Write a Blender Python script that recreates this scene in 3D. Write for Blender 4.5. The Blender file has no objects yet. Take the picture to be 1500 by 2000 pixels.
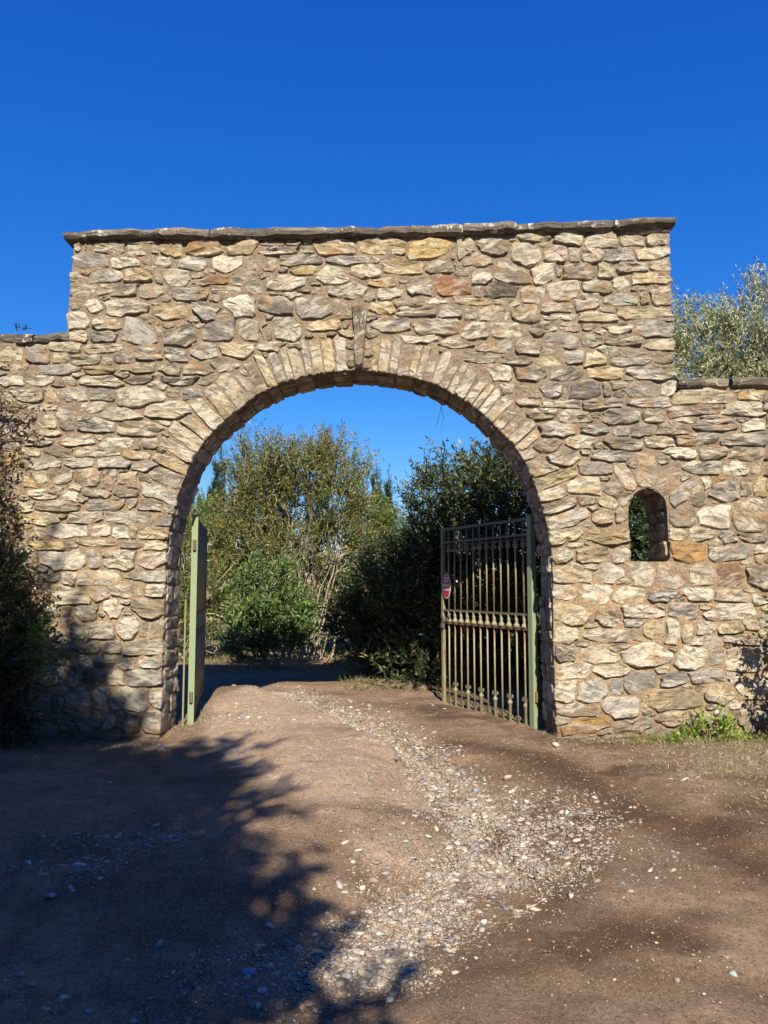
import bpy, math, random
import numpy as np
from mathutils import Vector, noise as mnoise
R = math.radians
random.seed(7)
rng = np.random.default_rng(7)
scene = bpy.context.scene
COL = scene.collection

# ------------------------------------------------------------------ camera, sky, sun, exposure
CAMZ = 1.6; PITCH = R(5.5); F = 1503.0
cam_d = bpy.data.cameras.new("camera"); cam = bpy.data.objects.new("camera", cam_d); COL.objects.link(cam)
cam.location = (0, 0, CAMZ); cam.rotation_euler = (math.pi/2 + PITCH, 0, 0)
cam_d.sensor_fit = 'VERTICAL'; cam_d.sensor_height = 36; cam_d.lens = 36*F/2000
cam_d.clip_start = 0.05; cam_d.clip_end = 3000
scene.camera = cam

SUN_EL = R(39.0); SUN_K = 0.10          # light travels (-SUN_K, 1) over the ground
world = bpy.data.worlds.new("World"); scene.world = world; world.use_nodes = True
wn = world.node_tree; wn.nodes.clear()
sky = wn.nodes.new("ShaderNodeTexSky"); sky.sky_type = 'NISHITA'; sky.sun_disc = False
sky.sun_elevation = SUN_EL; sky.sun_rotation = math.pi - math.atan(SUN_K)
sky.altitude = 300; sky.air_density = 1.0; sky.dust_density = 0.0; sky.ozone_density = 3.0
hs = wn.nodes.new("ShaderNodeHueSaturation"); hs.inputs['Saturation'].default_value = 1.18
hs.inputs['Hue'].default_value = 0.503
bg = wn.nodes.new("ShaderNodeBackground"); bg.inputs[1].default_value = 0.088
wo = wn.nodes.new("ShaderNodeOutputWorld")
wn.links.new(sky.outputs[0], hs.inputs['Color'])
_sep = wn.nodes.new("ShaderNodeSeparateColor"); _cmb = wn.nodes.new("ShaderNodeCombineColor"); wn.links.new(hs.outputs[0], _sep.inputs[0])
for _i, (_g, _k) in enumerate(((1.57, .79), (1.0, .577), (.60, .667))):          # deep blue of a dry winter sky, the same all round
    _s = .088; _p = wn.nodes.new("ShaderNodeMath"); _p.operation = 'POWER'; _p.inputs[1].default_value = _g
    _q = wn.nodes.new("ShaderNodeMath"); _q.operation = 'MULTIPLY'; _q.inputs[1].default_value = _k*_s**(_g-1)
    wn.links.new(_sep.outputs[_i], _p.inputs[0]); wn.links.new(_p.outputs[0], _q.inputs[0]); wn.links.new(_q.outputs[0], _cmb.inputs[_i])
wn.links.new(_cmb.outputs[0], bg.inputs[0]); wn.links.new(bg.outputs[0], wo.inputs[0])

sd = bpy.data.lights.new("sun", 'SUN'); sun = bpy.data.objects.new("sun", sd); COL.objects.link(sun)
sd.energy = 5.0; sd.angle = R(0.55); sd.color = (1.0, 0.90, 0.72)
_d = Vector((-SUN_K, 1, 0)).normalized() * math.cos(SUN_EL) + Vector((0, 0, -math.sin(SUN_EL)))
sun.rotation_euler = _d.to_track_quat('-Z', 'Y').to_euler()
sun.location = (0, -10, 20)
vs = scene.view_settings
vs.view_transform = 'Standard'; vs.look = 'None'; vs.gamma = 1; vs.use_curve_mapping = False; vs.exposure = 1.0

# ------------------------------------------------------------------ survey helpers (photo survey -> metres)
_cp, _sp = math.cos(PITCH), math.sin(PITCH)
def ray(px, py):
    u = (px-750)/F; v = (1000-py)/F
    return (u, _cp - v*_sp, _sp + v*_cp)
def W(px, py, Y):
    d = ray(px, py); t = Y/d[1]
    return (d[0]*t, Y, CAMZ + d[2]*t)
def G(px, py, z=0.0):
    d = ray(px, py); t = (z-CAMZ)/d[2]
    return (d[0]*t, d[1]*t, z)

WALL = 8.4; THICK = 0.6; BACK = WALL+THICK

# ------------------------------------------------------------------ numpy noise
def _h(ix, iy, s):
    n = (ix.astype(np.int64)*374761393 + iy.astype(np.int64)*668265263 + s*974634777) & 0xffffffff
    n = ((n ^ (n >> 13))*1274126177) & 0xffffffff
    n = n ^ (n >> 16)
    return (n & 0xffff)/65535.0
def vnoise(x, y, s=0):
    x = np.asarray(x, float); y = np.asarray(y, float)
    ix = np.floor(x); iy = np.floor(y); fx = x-ix; fy = y-iy
    fx = fx*fx*(3-2*fx); fy = fy*fy*(3-2*fy)
    a = _h(ix, iy, s); b = _h(ix+1, iy, s); c = _h(ix, iy+1, s); d = _h(ix+1, iy+1, s)
    return (a*(1-fx)+b*fx)*(1-fy) + (c*(1-fx)+d*fx)*fy - 0.5
def fbm(x, y, s=0, o=4):
    r = 0; a = 1.0
    for k in range(o):
        r = r + a*vnoise(np.asarray(x)*2**k, np.asarray(y)*2**k, s+k*17); a *= .5
    return r

# ------------------------------------------------------------------ object helpers
def link(o, parent=None):
    COL.objects.link(o)
    if parent is not None: o.parent = parent
    return o
def tag(o, label=None, cat=None, group=None, kind=None):
    if label: o['label'] = label
    if cat: o['category'] = cat
    if group: o['group'] = group
    if kind: o['kind'] = kind
    return o
def empty(name, loc=(0, 0, 0), rz=0):
    o = bpy.data.objects.new(name, None); o.location = loc; o.rotation_euler = (0, 0, rz); o.empty_display_size = .2
    return link(o)
class MB:
    def __init__(s): s.v = []; s.f = []
    def add(s, vs_, fs):
        b = len(s.v); s.v += [tuple(p) for p in vs_]; s.f += [tuple(i+b for i in f) for f in fs]
    def box(s, x0, x1, y0, y1, z0, z1):
        s.add([(x0,y0,z0),(x1,y0,z0),(x1,y1,z0),(x0,y1,z0),(x0,y0,z1),(x1,y0,z1),(x1,y1,z1),(x0,y1,z1)],
              [(0,3,2,1),(4,5,6,7),(0,1,5,4),(1,2,6,5),(2,3,7,6),(3,0,4,7)])
    def tube(s, pts, rad, n=6, cap=True):
        pts = [Vector(p) for p in pts]
        if not hasattr(rad, '__len__'): rad = [rad]*len(pts)
        vs_ = []; fs = []
        for i, p in enumerate(pts):
            d = (pts[min(i+1, len(pts)-1)] - pts[max(i-1, 0)])
            if d.length < 1e-6: d = Vector((0, 0, 1))
            d.normalize()
            a = d.cross(Vector((0, 1, 0)) if abs(d.y) < .9 else Vector((1, 0, 0))).normalized(); b = d.cross(a)
            for k in range(n):
                t = 2*math.pi*k/n
                vs_.append(p + a*math.cos(t)*rad[i] + b*math.sin(t)*rad[i])
        for i in range(len(pts)-1):
            for k in range(n):
                k2 = (k+1) % n
                fs.append((i*n+k, i*n+k2, (i+1)*n+k2, (i+1)*n+k))
        if cap:
            fs.append(tuple(range(n))[::-1]); fs.append(tuple((len(pts)-1)*n+k for k in range(n)))
        s.add(vs_, fs)
    def mesh(s, name, m, smooth=False):
        me = bpy.data.meshes.new(name); me.from_pydata(s.v, [], s.f); me.update()
        if smooth: me.shade_smooth()
        if m: me.materials.append(m)
        return me
    def build(s, name, m, parent=None, smooth=False):
        return link(bpy.data.objects.new(name, s.mesh(name, m, smooth)), parent)
def np_mesh(name, verts, faces, m=None, col=None, smooth=False):
    """verts (N,3), faces (M,k) all same k"""
    me = bpy.data.meshes.new(name)
    verts = np.asarray(verts, np.float32); faces = np.asarray(faces, np.int32); k = faces.shape[1]
    me.vertices.add(len(verts)); me.vertices.foreach_set('co', verts.ravel())
    me.loops.add(faces.size); me.loops.foreach_set('vertex_index', faces.ravel())
    me.polygons.add(len(faces)); me.polygons.foreach_set('loop_start', np.arange(0, faces.size, k, dtype=np.int32))
    me.polygons.foreach_set('loop_total', np.full(len(faces), k, np.int32))
    if smooth: me.polygons.foreach_set('use_smooth', np.ones(len(faces), bool))
    if col is not None:
        ca = me.color_attributes.new('col', 'FLOAT_COLOR', 'POINT')
        c4 = np.ones((len(verts), 4), np.float32); c4[:, :3] = col
        ca.data.foreach_set('color', c4.ravel())
    me.update(calc_edges=True); me.validate()
    if m: me.materials.append(m)
    return me

# ------------------------------------------------------------------ materials
class NT:
    def __init__(s, name):
        s.m = bpy.data.materials.new(name); s.m.use_nodes = True; s.t = s.m.node_tree; s.t.nodes.clear()
        s.out = s.n('ShaderNodeOutputMaterial')
    def n(s, t, **kw):
        x = s.t.nodes.new(t)
        for k, v in kw.items(): setattr(x, k, v)
        return x
    def l(s, a, b): s.t.links.new(a, b)
    def noise(s, vec, scale, detail=6, rough=.6, w=None):
        x = s.n('ShaderNodeTexNoise'); x.inputs['Scale'].default_value = scale; x.inputs['Detail'].default_value = detail
        x.inputs['Roughness'].default_value = rough
        if vec is not None: s.l(vec, x.inputs['Vector'])
        return x.outputs[0]
    def ramp(s, fac, stops):
        x = s.n('ShaderNodeValToRGB'); s.l(fac, x.inputs[0]); e = x.color_ramp.elements
        while len(e) < len(stops): e.new(.5)
        for i, (p, c) in enumerate(stops):
            e[i].position = p; e[i].color = (c, c, c, 1) if not hasattr(c, '__len__') else (*c, 1)
        return x.outputs[0]
    def mix(s, fac, a, b, mode='MIX'):
        x = s.n('ShaderNodeMix', data_type='RGBA', blend_type=mode)
        for k, v in ((0, fac), (6, a), (7, b)):
            inp = x.inputs[k]
            if hasattr(v, 'links'): s.l(v, inp)
            elif hasattr(v, '__len__'): inp.default_value = (*v, 1)
            else: inp.default_value = v if k == 0 else (v, v, v, 1)
        return x.outputs[2]
    def math(s, op, a, b=0.0):
        x = s.n('ShaderNodeMath', operation=op)
        for i, v in enumerate((a, b)):
            if hasattr(v, 'links'): s.l(v, x.inputs[i])
            else: x.inputs[i].default_value = v
        return x.outputs[0]
    def bump(s, h, strength, dist, prev=None):
        x = s.n('ShaderNodeBump'); x.inputs['Strength'].default_value = strength; x.inputs['Distance'].default_value = dist
        s.l(h, x.inputs['Height'])
        if prev is not None: s.l(prev, x.inputs['Normal'])
        return x.outputs[0]
    def bsdf(s, col, rough=.85, normal=None, metal=0, spec=.3):
        x = s.n('ShaderNodeBsdfPrincipled')
        if hasattr(col, 'links'): s.l(col, x.inputs['Base Color'])
        else: x.inputs['Base Color'].default_value = (*col, 1)
        if hasattr(rough, 'links'): s.l(rough, x.inputs['Roughness'])
        else: x.inputs['Roughness'].default_value = rough
        x.inputs['Metallic'].default_value = metal; x.inputs['Specular IOR Level'].default_value = spec
        if normal is not None: s.l(normal, x.inputs['Normal'])
        return x.outputs[0]
    def done(s, sh): s.l(sh, s.out.inputs[0]); return s.m

def mat_stone():
    t = NT('rubble stone')
    pos = t.n('ShaderNodeNewGeometry').outputs['Position']
    oi = t.n('ShaderNodeObjectInfo')
    # every stone has its own lie of the strata: shift and turn the texture space by the stone's own random value
    off = t.n('ShaderNodeVectorMath', operation='SCALE'); comb = t.n('ShaderNodeCombineXYZ')
    t.l(oi.outputs['Random'], comb.inputs[0]); t.l(t.math('MULTIPLY', oi.outputs['Random'], 7.3), comb.inputs[1]); t.l(t.math('MULTIPLY', oi.outputs['Random'], 3.1), comb.inputs[2])
    t.l(comb.outputs[0], off.inputs[0]); off.inputs['Scale'].default_value = 30
    add = t.n('ShaderNodeVectorMath', operation='ADD'); t.l(pos, add.inputs[0]); t.l(off.outputs[0], add.inputs[1])
    rot = t.n('ShaderNodeVectorRotate', rotation_type='Y_AXIS'); t.l(add.outputs[0], rot.inputs['Vector'])
    t.l(t.math('MULTIPLY', t.math('SUBTRACT', oi.outputs['Random'], .5), 1.1), rot.inputs['Angle'])
    v = rot.outputs[0]
    mp = t.n('ShaderNodeMapping'); mp.inputs['Scale'].default_value = (.55, 1, 2.0); t.l(v, mp.inputs[0]); sv = mp.outputs[0]
    base = oi.outputs['Color']
    n1 = t.noise(sv, 4.5, 5, .6); n2 = t.noise(sv, 11, 6, .7); n3 = t.noise(sv, 36, 6, .75); n4 = t.noise(v, 120, 3, .7)
    c = t.mix(t.ramp(n1, [(.47, 0), (.57, .9)]), base, t.mix(.70, base, (.80, .735, .60)))      # quartz-pale veins
    c = t.mix(t.ramp(n2, [(.50, 0), (.59, .88)]), c, t.mix(.74, base, (.14, .13, .12)))    # grey schist
    rus = t.noise(v, 5.2, 4, .6)
    c = t.mix(t.ramp(rus, [(.54, 0), (.68, .55)]), c, (.47, .26, .10))                          # iron rust
    crack = t.ramp(n3, [(.34, .22), (.42, 1)])
    c = t.mix(1.0, c, crack, 'MULTIPLY')
    c = t.mix(t.ramp(n4, [(.32, .5), (.5, 0)]), c, (.10, .085, .07))
    lich = t.noise(pos, 1.3, 7, .75)
    c = t.mix(t.ramp(lich, [(.52, 0), (.68, .55)]), c, (.155, .14, .125))                          # lichen and dirt over the wall
    sz = t.n('ShaderNodeSeparateXYZ'); t.l(pos, sz.inputs[0])
    spl = t.ramp(t.math('ADD', sz.outputs[2], t.math('MULTIPLY', t.noise(pos, 5, 5, .7), .55)), [(.22, .75), (.55, 0)])   # mud splashed up from the track
    c = t.mix(spl, c, (.20, .135, .085))
    nb = t.bump(n2, 1.0, .06); nb = t.bump(n3, 1.0, .03, nb); nb = t.bump(n4, .8, .008, nb)
    return t.done(t.bsdf(c, .88, nb, spec=.2))
def mat_mortar():
    t = NT('lime mortar'); g = t.n('ShaderNodeNewGeometry').outputs['Position']
    sx = t.n('ShaderNodeSeparateXYZ'); t.l(g, sx.inputs[0])
    hgt = t.math('ADD', sx.outputs[2], t.math('MULTIPLY', t.noise(g, 1.6, 4), 1.6))
    low = t.ramp(t.math('MULTIPLY', hgt, .2), [(.38, 0), (.80, 1)])
    c = t.mix(low, (.48, .345, .21), (.35, .27, .19))
    n1 = t.noise(g, 7, 5); c = t.mix(t.ramp(n1, [(.4, 0), (.66, .45)]), c, (.24, .18, .125))
    n2 = t.noise(g, 48, 6, .78); c = t.mix(t.ramp(n2, [(.40, .7), (.56, 0)]), c, (.12, .09, .065))
    n3 = t.noise(g, 200, 2); c = t.mix(t.ramp(n3, [(.62, 0), (.72, .4)]), c, (.62, .52, .40))
    spl = t.ramp(t.math('ADD', sx.outputs[2], t.math('MULTIPLY', t.noise(g, 5, 5, .7), .55)), [(.22, .75), (.58, 0)])
    c = t.mix(spl, c, (.18, .12, .075))
    nb = t.bump(n1, .9, .05); nb = t.bump(n2, 1.0, .03, nb)
    return t.done(t.bsdf(c, .95, nb, spec=.1))
def mat_coping():
    t = NT('weathered coping'); g = t.n('ShaderNodeNewGeometry').outputs['Position']; oi = t.n('ShaderNodeObjectInfo')
    mp = t.n('ShaderNodeMapping'); mp.inputs['Scale'].default_value = (.35, 1, 2.4); t.l(g, mp.inputs[0]); v = mp.outputs[0]
    n1 = t.noise(v, 4, 6, .7); n2 = t.noise(v, 18, 6, .7); n3 = t.noise(g, 70, 4, .7)
    c = t.mix(t.ramp(n1, [(.42, 0), (.62, 1)]), (.060, .052, .044), (.20, .165, .125))
    c = t.mix(t.ramp(n2, [(.50, 0), (.60, .85)]), c, (.04, .037, .033))
    c = t.mix(t.ramp(t.noise(g, 5, 6, .8), [(.57, 0), (.62, .9)]), c, (.62, .57, .49))
    c = t.mix(.15, c, oi.outputs['Color'])
    nb = t.bump(n2, .9, .03); nb = t.bump(n3, .7, .01, nb)
    return t.done(t.bsdf(c, .9, nb, spec=.2))
def mat_leaf(name, transl=.35, rough=.45, spec=.3):
    t = NT(name); a = t.n('ShaderNodeAttribute', attribute_name='col'); c = a.outputs['Color']
    p = t.bsdf(c, rough, spec=spec); tr = t.n('ShaderNodeBsdfTranslucent'); t.l(t.mix(.35, c, (.25, .30, .02), 'MIX'), tr.inputs[0])
    mx = t.n('ShaderNodeMixShader'); mx.inputs[0].default_value = transl; t.l(p, mx.inputs[1]); t.l(tr.outputs[0], mx.inputs[2])
    return t.done(mx.outputs[0])
def mat_bark(name, a, b):
    t = NT(name); g = t.n('ShaderNodeNewGeometry').outputs['Position']
    n = t.noise(g, 14, 5, .7); c = t.mix(t.ramp(n, [(.35, 0), (.65, 1)]), a, b)
    return t.done(t.bsdf(c, .9, t.bump(n, .8, .02), spec=.1))
def mat_iron(name, paint, rust_amt):
    t = NT(name); g = t.n('ShaderNodeTexCoord').outputs['Object']
    mp = t.n('ShaderNodeMapping'); mp.inputs['Scale'].default_value = (1, 1, .35); t.l(g, mp.inputs[0])
    oi = t.n('ShaderNodeObjectInfo')
    n0 = t.noise(mp.outputs[0], 9, 6, .75); n = t.math('ADD', n0, t.math('MULTIPLY', t.math('SUBTRACT', oi.outputs['Random'], .5), .18))
    n2 = t.noise(mp.outputs[0], 45, 5, .7)
    c = t.mix(t.ramp(n2, [(.35, .35), (.7, 0)]), paint, tuple(p*.55 for p in paint))
    c = t.mix(t.ramp(n, [(.62-rust_amt, 0), (.72-rust_amt, 1)]), c, t.mix(n2, (.10, .045, .02), (.26, .13, .06)))
    return t.done(t.bsdf(c, .6, t.bump(n2, .4, .003), spec=.4))
def mat_plain(name, c, rough=.6, metal=0.0):
    t = NT(name); g = t.n('ShaderNodeNewGeometry').outputs['Position']
    n = t.noise(g, 60, 4); cc = t.mix(t.ramp(n, [(.4, .25), (.65, 0)]), c, tuple(x*.5 for x in c))
    return t.done(t.bsdf(cc, rough, metal=metal))
def mat_ground():
    t = NT('dirt track'); g = t.n('ShaderNodeNewGeometry').outputs['Position']
    a = t.n('ShaderNodeAttribute', attribute_name='col'); sp = t.n('ShaderNodeSeparateColor'); t.l(a.outputs['Color'], sp.inputs[0])
    grav, damp_shade, turf = sp.outputs[0], sp.outputs[1], sp.outputs[2]; dry = t.n('ShaderNodeAttribute', attribute_name='dry').outputs['Fac']
    n1 = t.noise(g, 1.1, 6, .65); n2 = t.noise(g, 8, 6, .7); n3 = t.noise(g, 45, 5, .75); n4 = t.noise(g, 160, 3, .8)
    c = t.mix(t.ramp(n1, [(.38, 0), (.62, 1)]), (.215, .140, .085), (.46, .315, .205))
    c = t.mix(t.ramp(n2, [(.42, 0), (.62, .55)]), c, (.165, .104, .060))
    c = t.mix(t.math('MULTIPLY', dry, .8), c, t.mix(t.ramp(n2, [(.35, 0), (.6, 1)]), (.48, .345, .23), (.74, .56, .40)))
    c = t.mix(t.math('MULTIPLY', damp_shade, .85), c, (.105, .060, .034))
    c = t.mix(t.math('MULTIPLY', turf, .6), c, t.mix(t.ramp(n2, [(.4, 0), (.6, 1)]), (.25, .19, .13), (.30, .27, .14)))
    ln = t.n('ShaderNodeVectorMath', operation='LENGTH'); t.l(g, ln.inputs[0])
    c = t.mix(t.ramp(t.math('MULTIPLY', ln.outputs['Value'], .02), [(.40, 0), (.56, 1)]), c, t.mix(n1, (.05, .07, .03), (.13, .13, .06)))
    c = t.mix(t.ramp(n3, [(.36, .8), (.52, 0)]), c, (.11, .068, .042))
    vo = t.n('ShaderNodeTexVoronoi'); vo.inputs['Scale'].default_value = 75; t.l(g, vo.inputs['Vector'])
    vc = t.n('ShaderNodeSeparateColor'); t.l(vo.outputs['Color'], vc.inputs[0])
    grit = t.math('MULTIPLY', t.ramp(vc.outputs[0], [(.72, 0), (.86, 1)]), t.ramp(vo.outputs['Distance'], [(.30, 1), (.5, 0)]))
    c = t.mix(t.math('MULTIPLY', grit, .8), c, t.mix(vc.outputs[1], (.50, .40, .32), (.30, .27, .25)))
    vo2 = t.n('ShaderNodeTexVoronoi'); vo2.inputs['Scale'].default_value = 34; t.l(g, vo2.inputs['Vector'])
    v2 = t.n('ShaderNodeSeparateColor'); t.l(vo2.outputs['Color'], v2.inputs[0])
    g2 = t.math('MULTIPLY', t.math('MULTIPLY', t.ramp(vo2.outputs['Distance'], [(.34, 1), (.5, 0)]), t.ramp(v2.outputs[2], [(.3, 0), (.6, 1)])), grav)
    c = t.mix(g2, c, t.mix(v2.outputs[0], (.50, .40, .29), (.27, .26, .26)))
    dm = t.math('SUBTRACT', 1.0, t.math('MULTIPLY', damp_shade, .9))
    c = t.mix(t.math('MULTIPLY', t.ramp(n4, [(.55, 0), (.62, .7)]), dm), c, (.60, .46, .33))
    h = t.math('ADD', t.math('MULTIPLY', n3, .6), t.math('ADD', t.math('MULTIPLY', grit, .5), t.math('MULTIPLY', g2, 1.0)))
    nb = t.bump(n2, 1.0, .07); nb = t.bump(h, 1.0, .035, nb); nb = t.bump(n4, 1.0, .012, nb)
    return t.done(t.bsdf(c, .95, nb, spec=.1))
def mat_attr(name, rough=.85, bscale=90, bd=.004):
    t = NT(name); a = t.n('ShaderNodeAttribute', attribute_name='col'); g = t.n('ShaderNodeNewGeometry').outputs['Position']
    n = t.noise(g, bscale, 4, .7); c = t.mix(t.ramp(n, [(.35, .45), (.6, 0)]), a.outputs['Color'], (.13, .11, .09))
    return t.done(t.bsdf(c, rough, t.bump(n, .6, bd), spec=.2))
M = dict(pbark=mat_bark('pale bark', (.22, .18, .14), (.46, .40, .32)), stone=mat_stone(), mortar=mat_mortar(), coping=mat_coping(), leaf=mat_leaf('leaf'), dull=mat_leaf('silver leaf', .2, .6, .3),
         dry=mat_leaf('dry leaf', .3, .8, .1), gloss=mat_leaf('glossy leaf', .22, .5, .3),
         bark=mat_bark('grey bark', (.13, .105, .08), (.34, .29, .22)), dbark=mat_bark('dark bark', (.05, .04, .03), (.14, .11, .08)),
         post=mat_iron('pale green paint', (.21, .265, .15), -.04), bar=mat_iron('olive paint with rust', (.23, .215, .12), .08),
         rail=mat_iron('rusty rail', (.13, .115, .065), .14), chain=mat_plain('steel chain', (.25, .22, .2), .45, .7),
         red=mat_plain('red enamel', (.42, .012, .02), .35), white=mat_plain('white enamel', (.75, .73, .70), .4),
         ground=mat_ground(), pebble=mat_attr('pebbles'), blade=mat_leaf('grass blade', .3, .7, .1))

# ------------------------------------------------------------------ surveyed outlines of the masonry
ARCH = [(304,1500),(310,1450),(315,1383),(317,1283),(319,1217),(321,1150),(323,1090),(327,1047),(334,1015),(345,975),(356,945),(370,910),
        (390,876),(414,845),(440,820),(470,797),(500,772),(550,748),(600,734),(650,726),(700,722),(750,727),(800,735),(850,750),(900,776),
        (940,806),(975,840),(1000,866),(1020,890),(1037,925),(1050,960),(1063,1002),(1073,1045),(1078,1085),(1080,1130),(1080,1206),(1081,1268),
        (1083,1315),(1085,1377),(1088,1430),(1091,1500)]
WIN = [(1229,1097),(1228,1060),(1227,1030),(1227,1000),(1230,980),(1237,966),(1248,957),(1264,953),(1281,956),(1293,965),(1300,980),(1303,1000),
       (1304,1030),(1306,1060),(1308,1097)]
OUT = [(-260,1560),(-260,668),(0,666),(133,666),(133,640),(136,590),(140,540),(143,500),(146,466),(400,466),(700,462),(900,456),(1100,450),(1304,446),
       (1307,500),(1310,560),(1313,640),(1316,700),(1320,756),(1500,757),(1800,757),(1800,1560)]
def poly_sd(X, Y, P, closed=True):
    P = np.array(P, float); n = len(P); d = np.full(X.shape, 1e9); ins = np.zeros(X.shape, bool)
    for i in range(n if closed else n-1):
        a = P[i]; b = P[(i+1) % n]; e = b-a; L = e@e + 1e-9
        t = np.clip(((X-a[0])*e[0]+(Y-a[1])*e[1])/L, 0, 1)
        d = np.minimum(d, np.hypot(X-a[0]-t*e[0], Y-a[1]-t*e[1]))
        if closed:
            c = (a[1] > Y) != (b[1] > Y)
            with np.errstate(divide='ignore', invalid='ignore'):
                xi = (b[0]-a[0])*(Y-a[1])/(b[1]-a[1]+1e-12)+a[0]
            ins ^= c & (X < xi)
    return d, ins
def masonry_sd(X, Y):
    d0, i0 = poly_sd(X, Y, OUT); d1, i1 = poly_sd(X, Y, ARCH); d2, i2 = poly_sd(X, Y, WIN)
    return np.minimum(np.minimum(np.where(i0, d0, -d0), np.where(i1, -d1, d1)), np.where(i2, -d2, d2))
RX = np.arange(-264, 1804, 4.0); RY = np.arange(436, 1552, 4.0)
GX, GY = np.meshgrid(RX, RY)
SD = masonry_sd(GX, GY)
def sample(x, y):
    fx = np.clip((np.asarray(x)+264)/4, 0, len(RX)-1.001); fy = np.clip((np.asarray(y)-436)/4, 0, len(RY)-1.001)
    i = fx.astype(int); j = fy.astype(int); u = fx-i; v = fy-j
    return (SD[j, i]*(1-u)+SD[j, i+1]*u)*(1-v)+(SD[j+1, i]*(1-u)+SD[j+1, i+1]*u)*v

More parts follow.
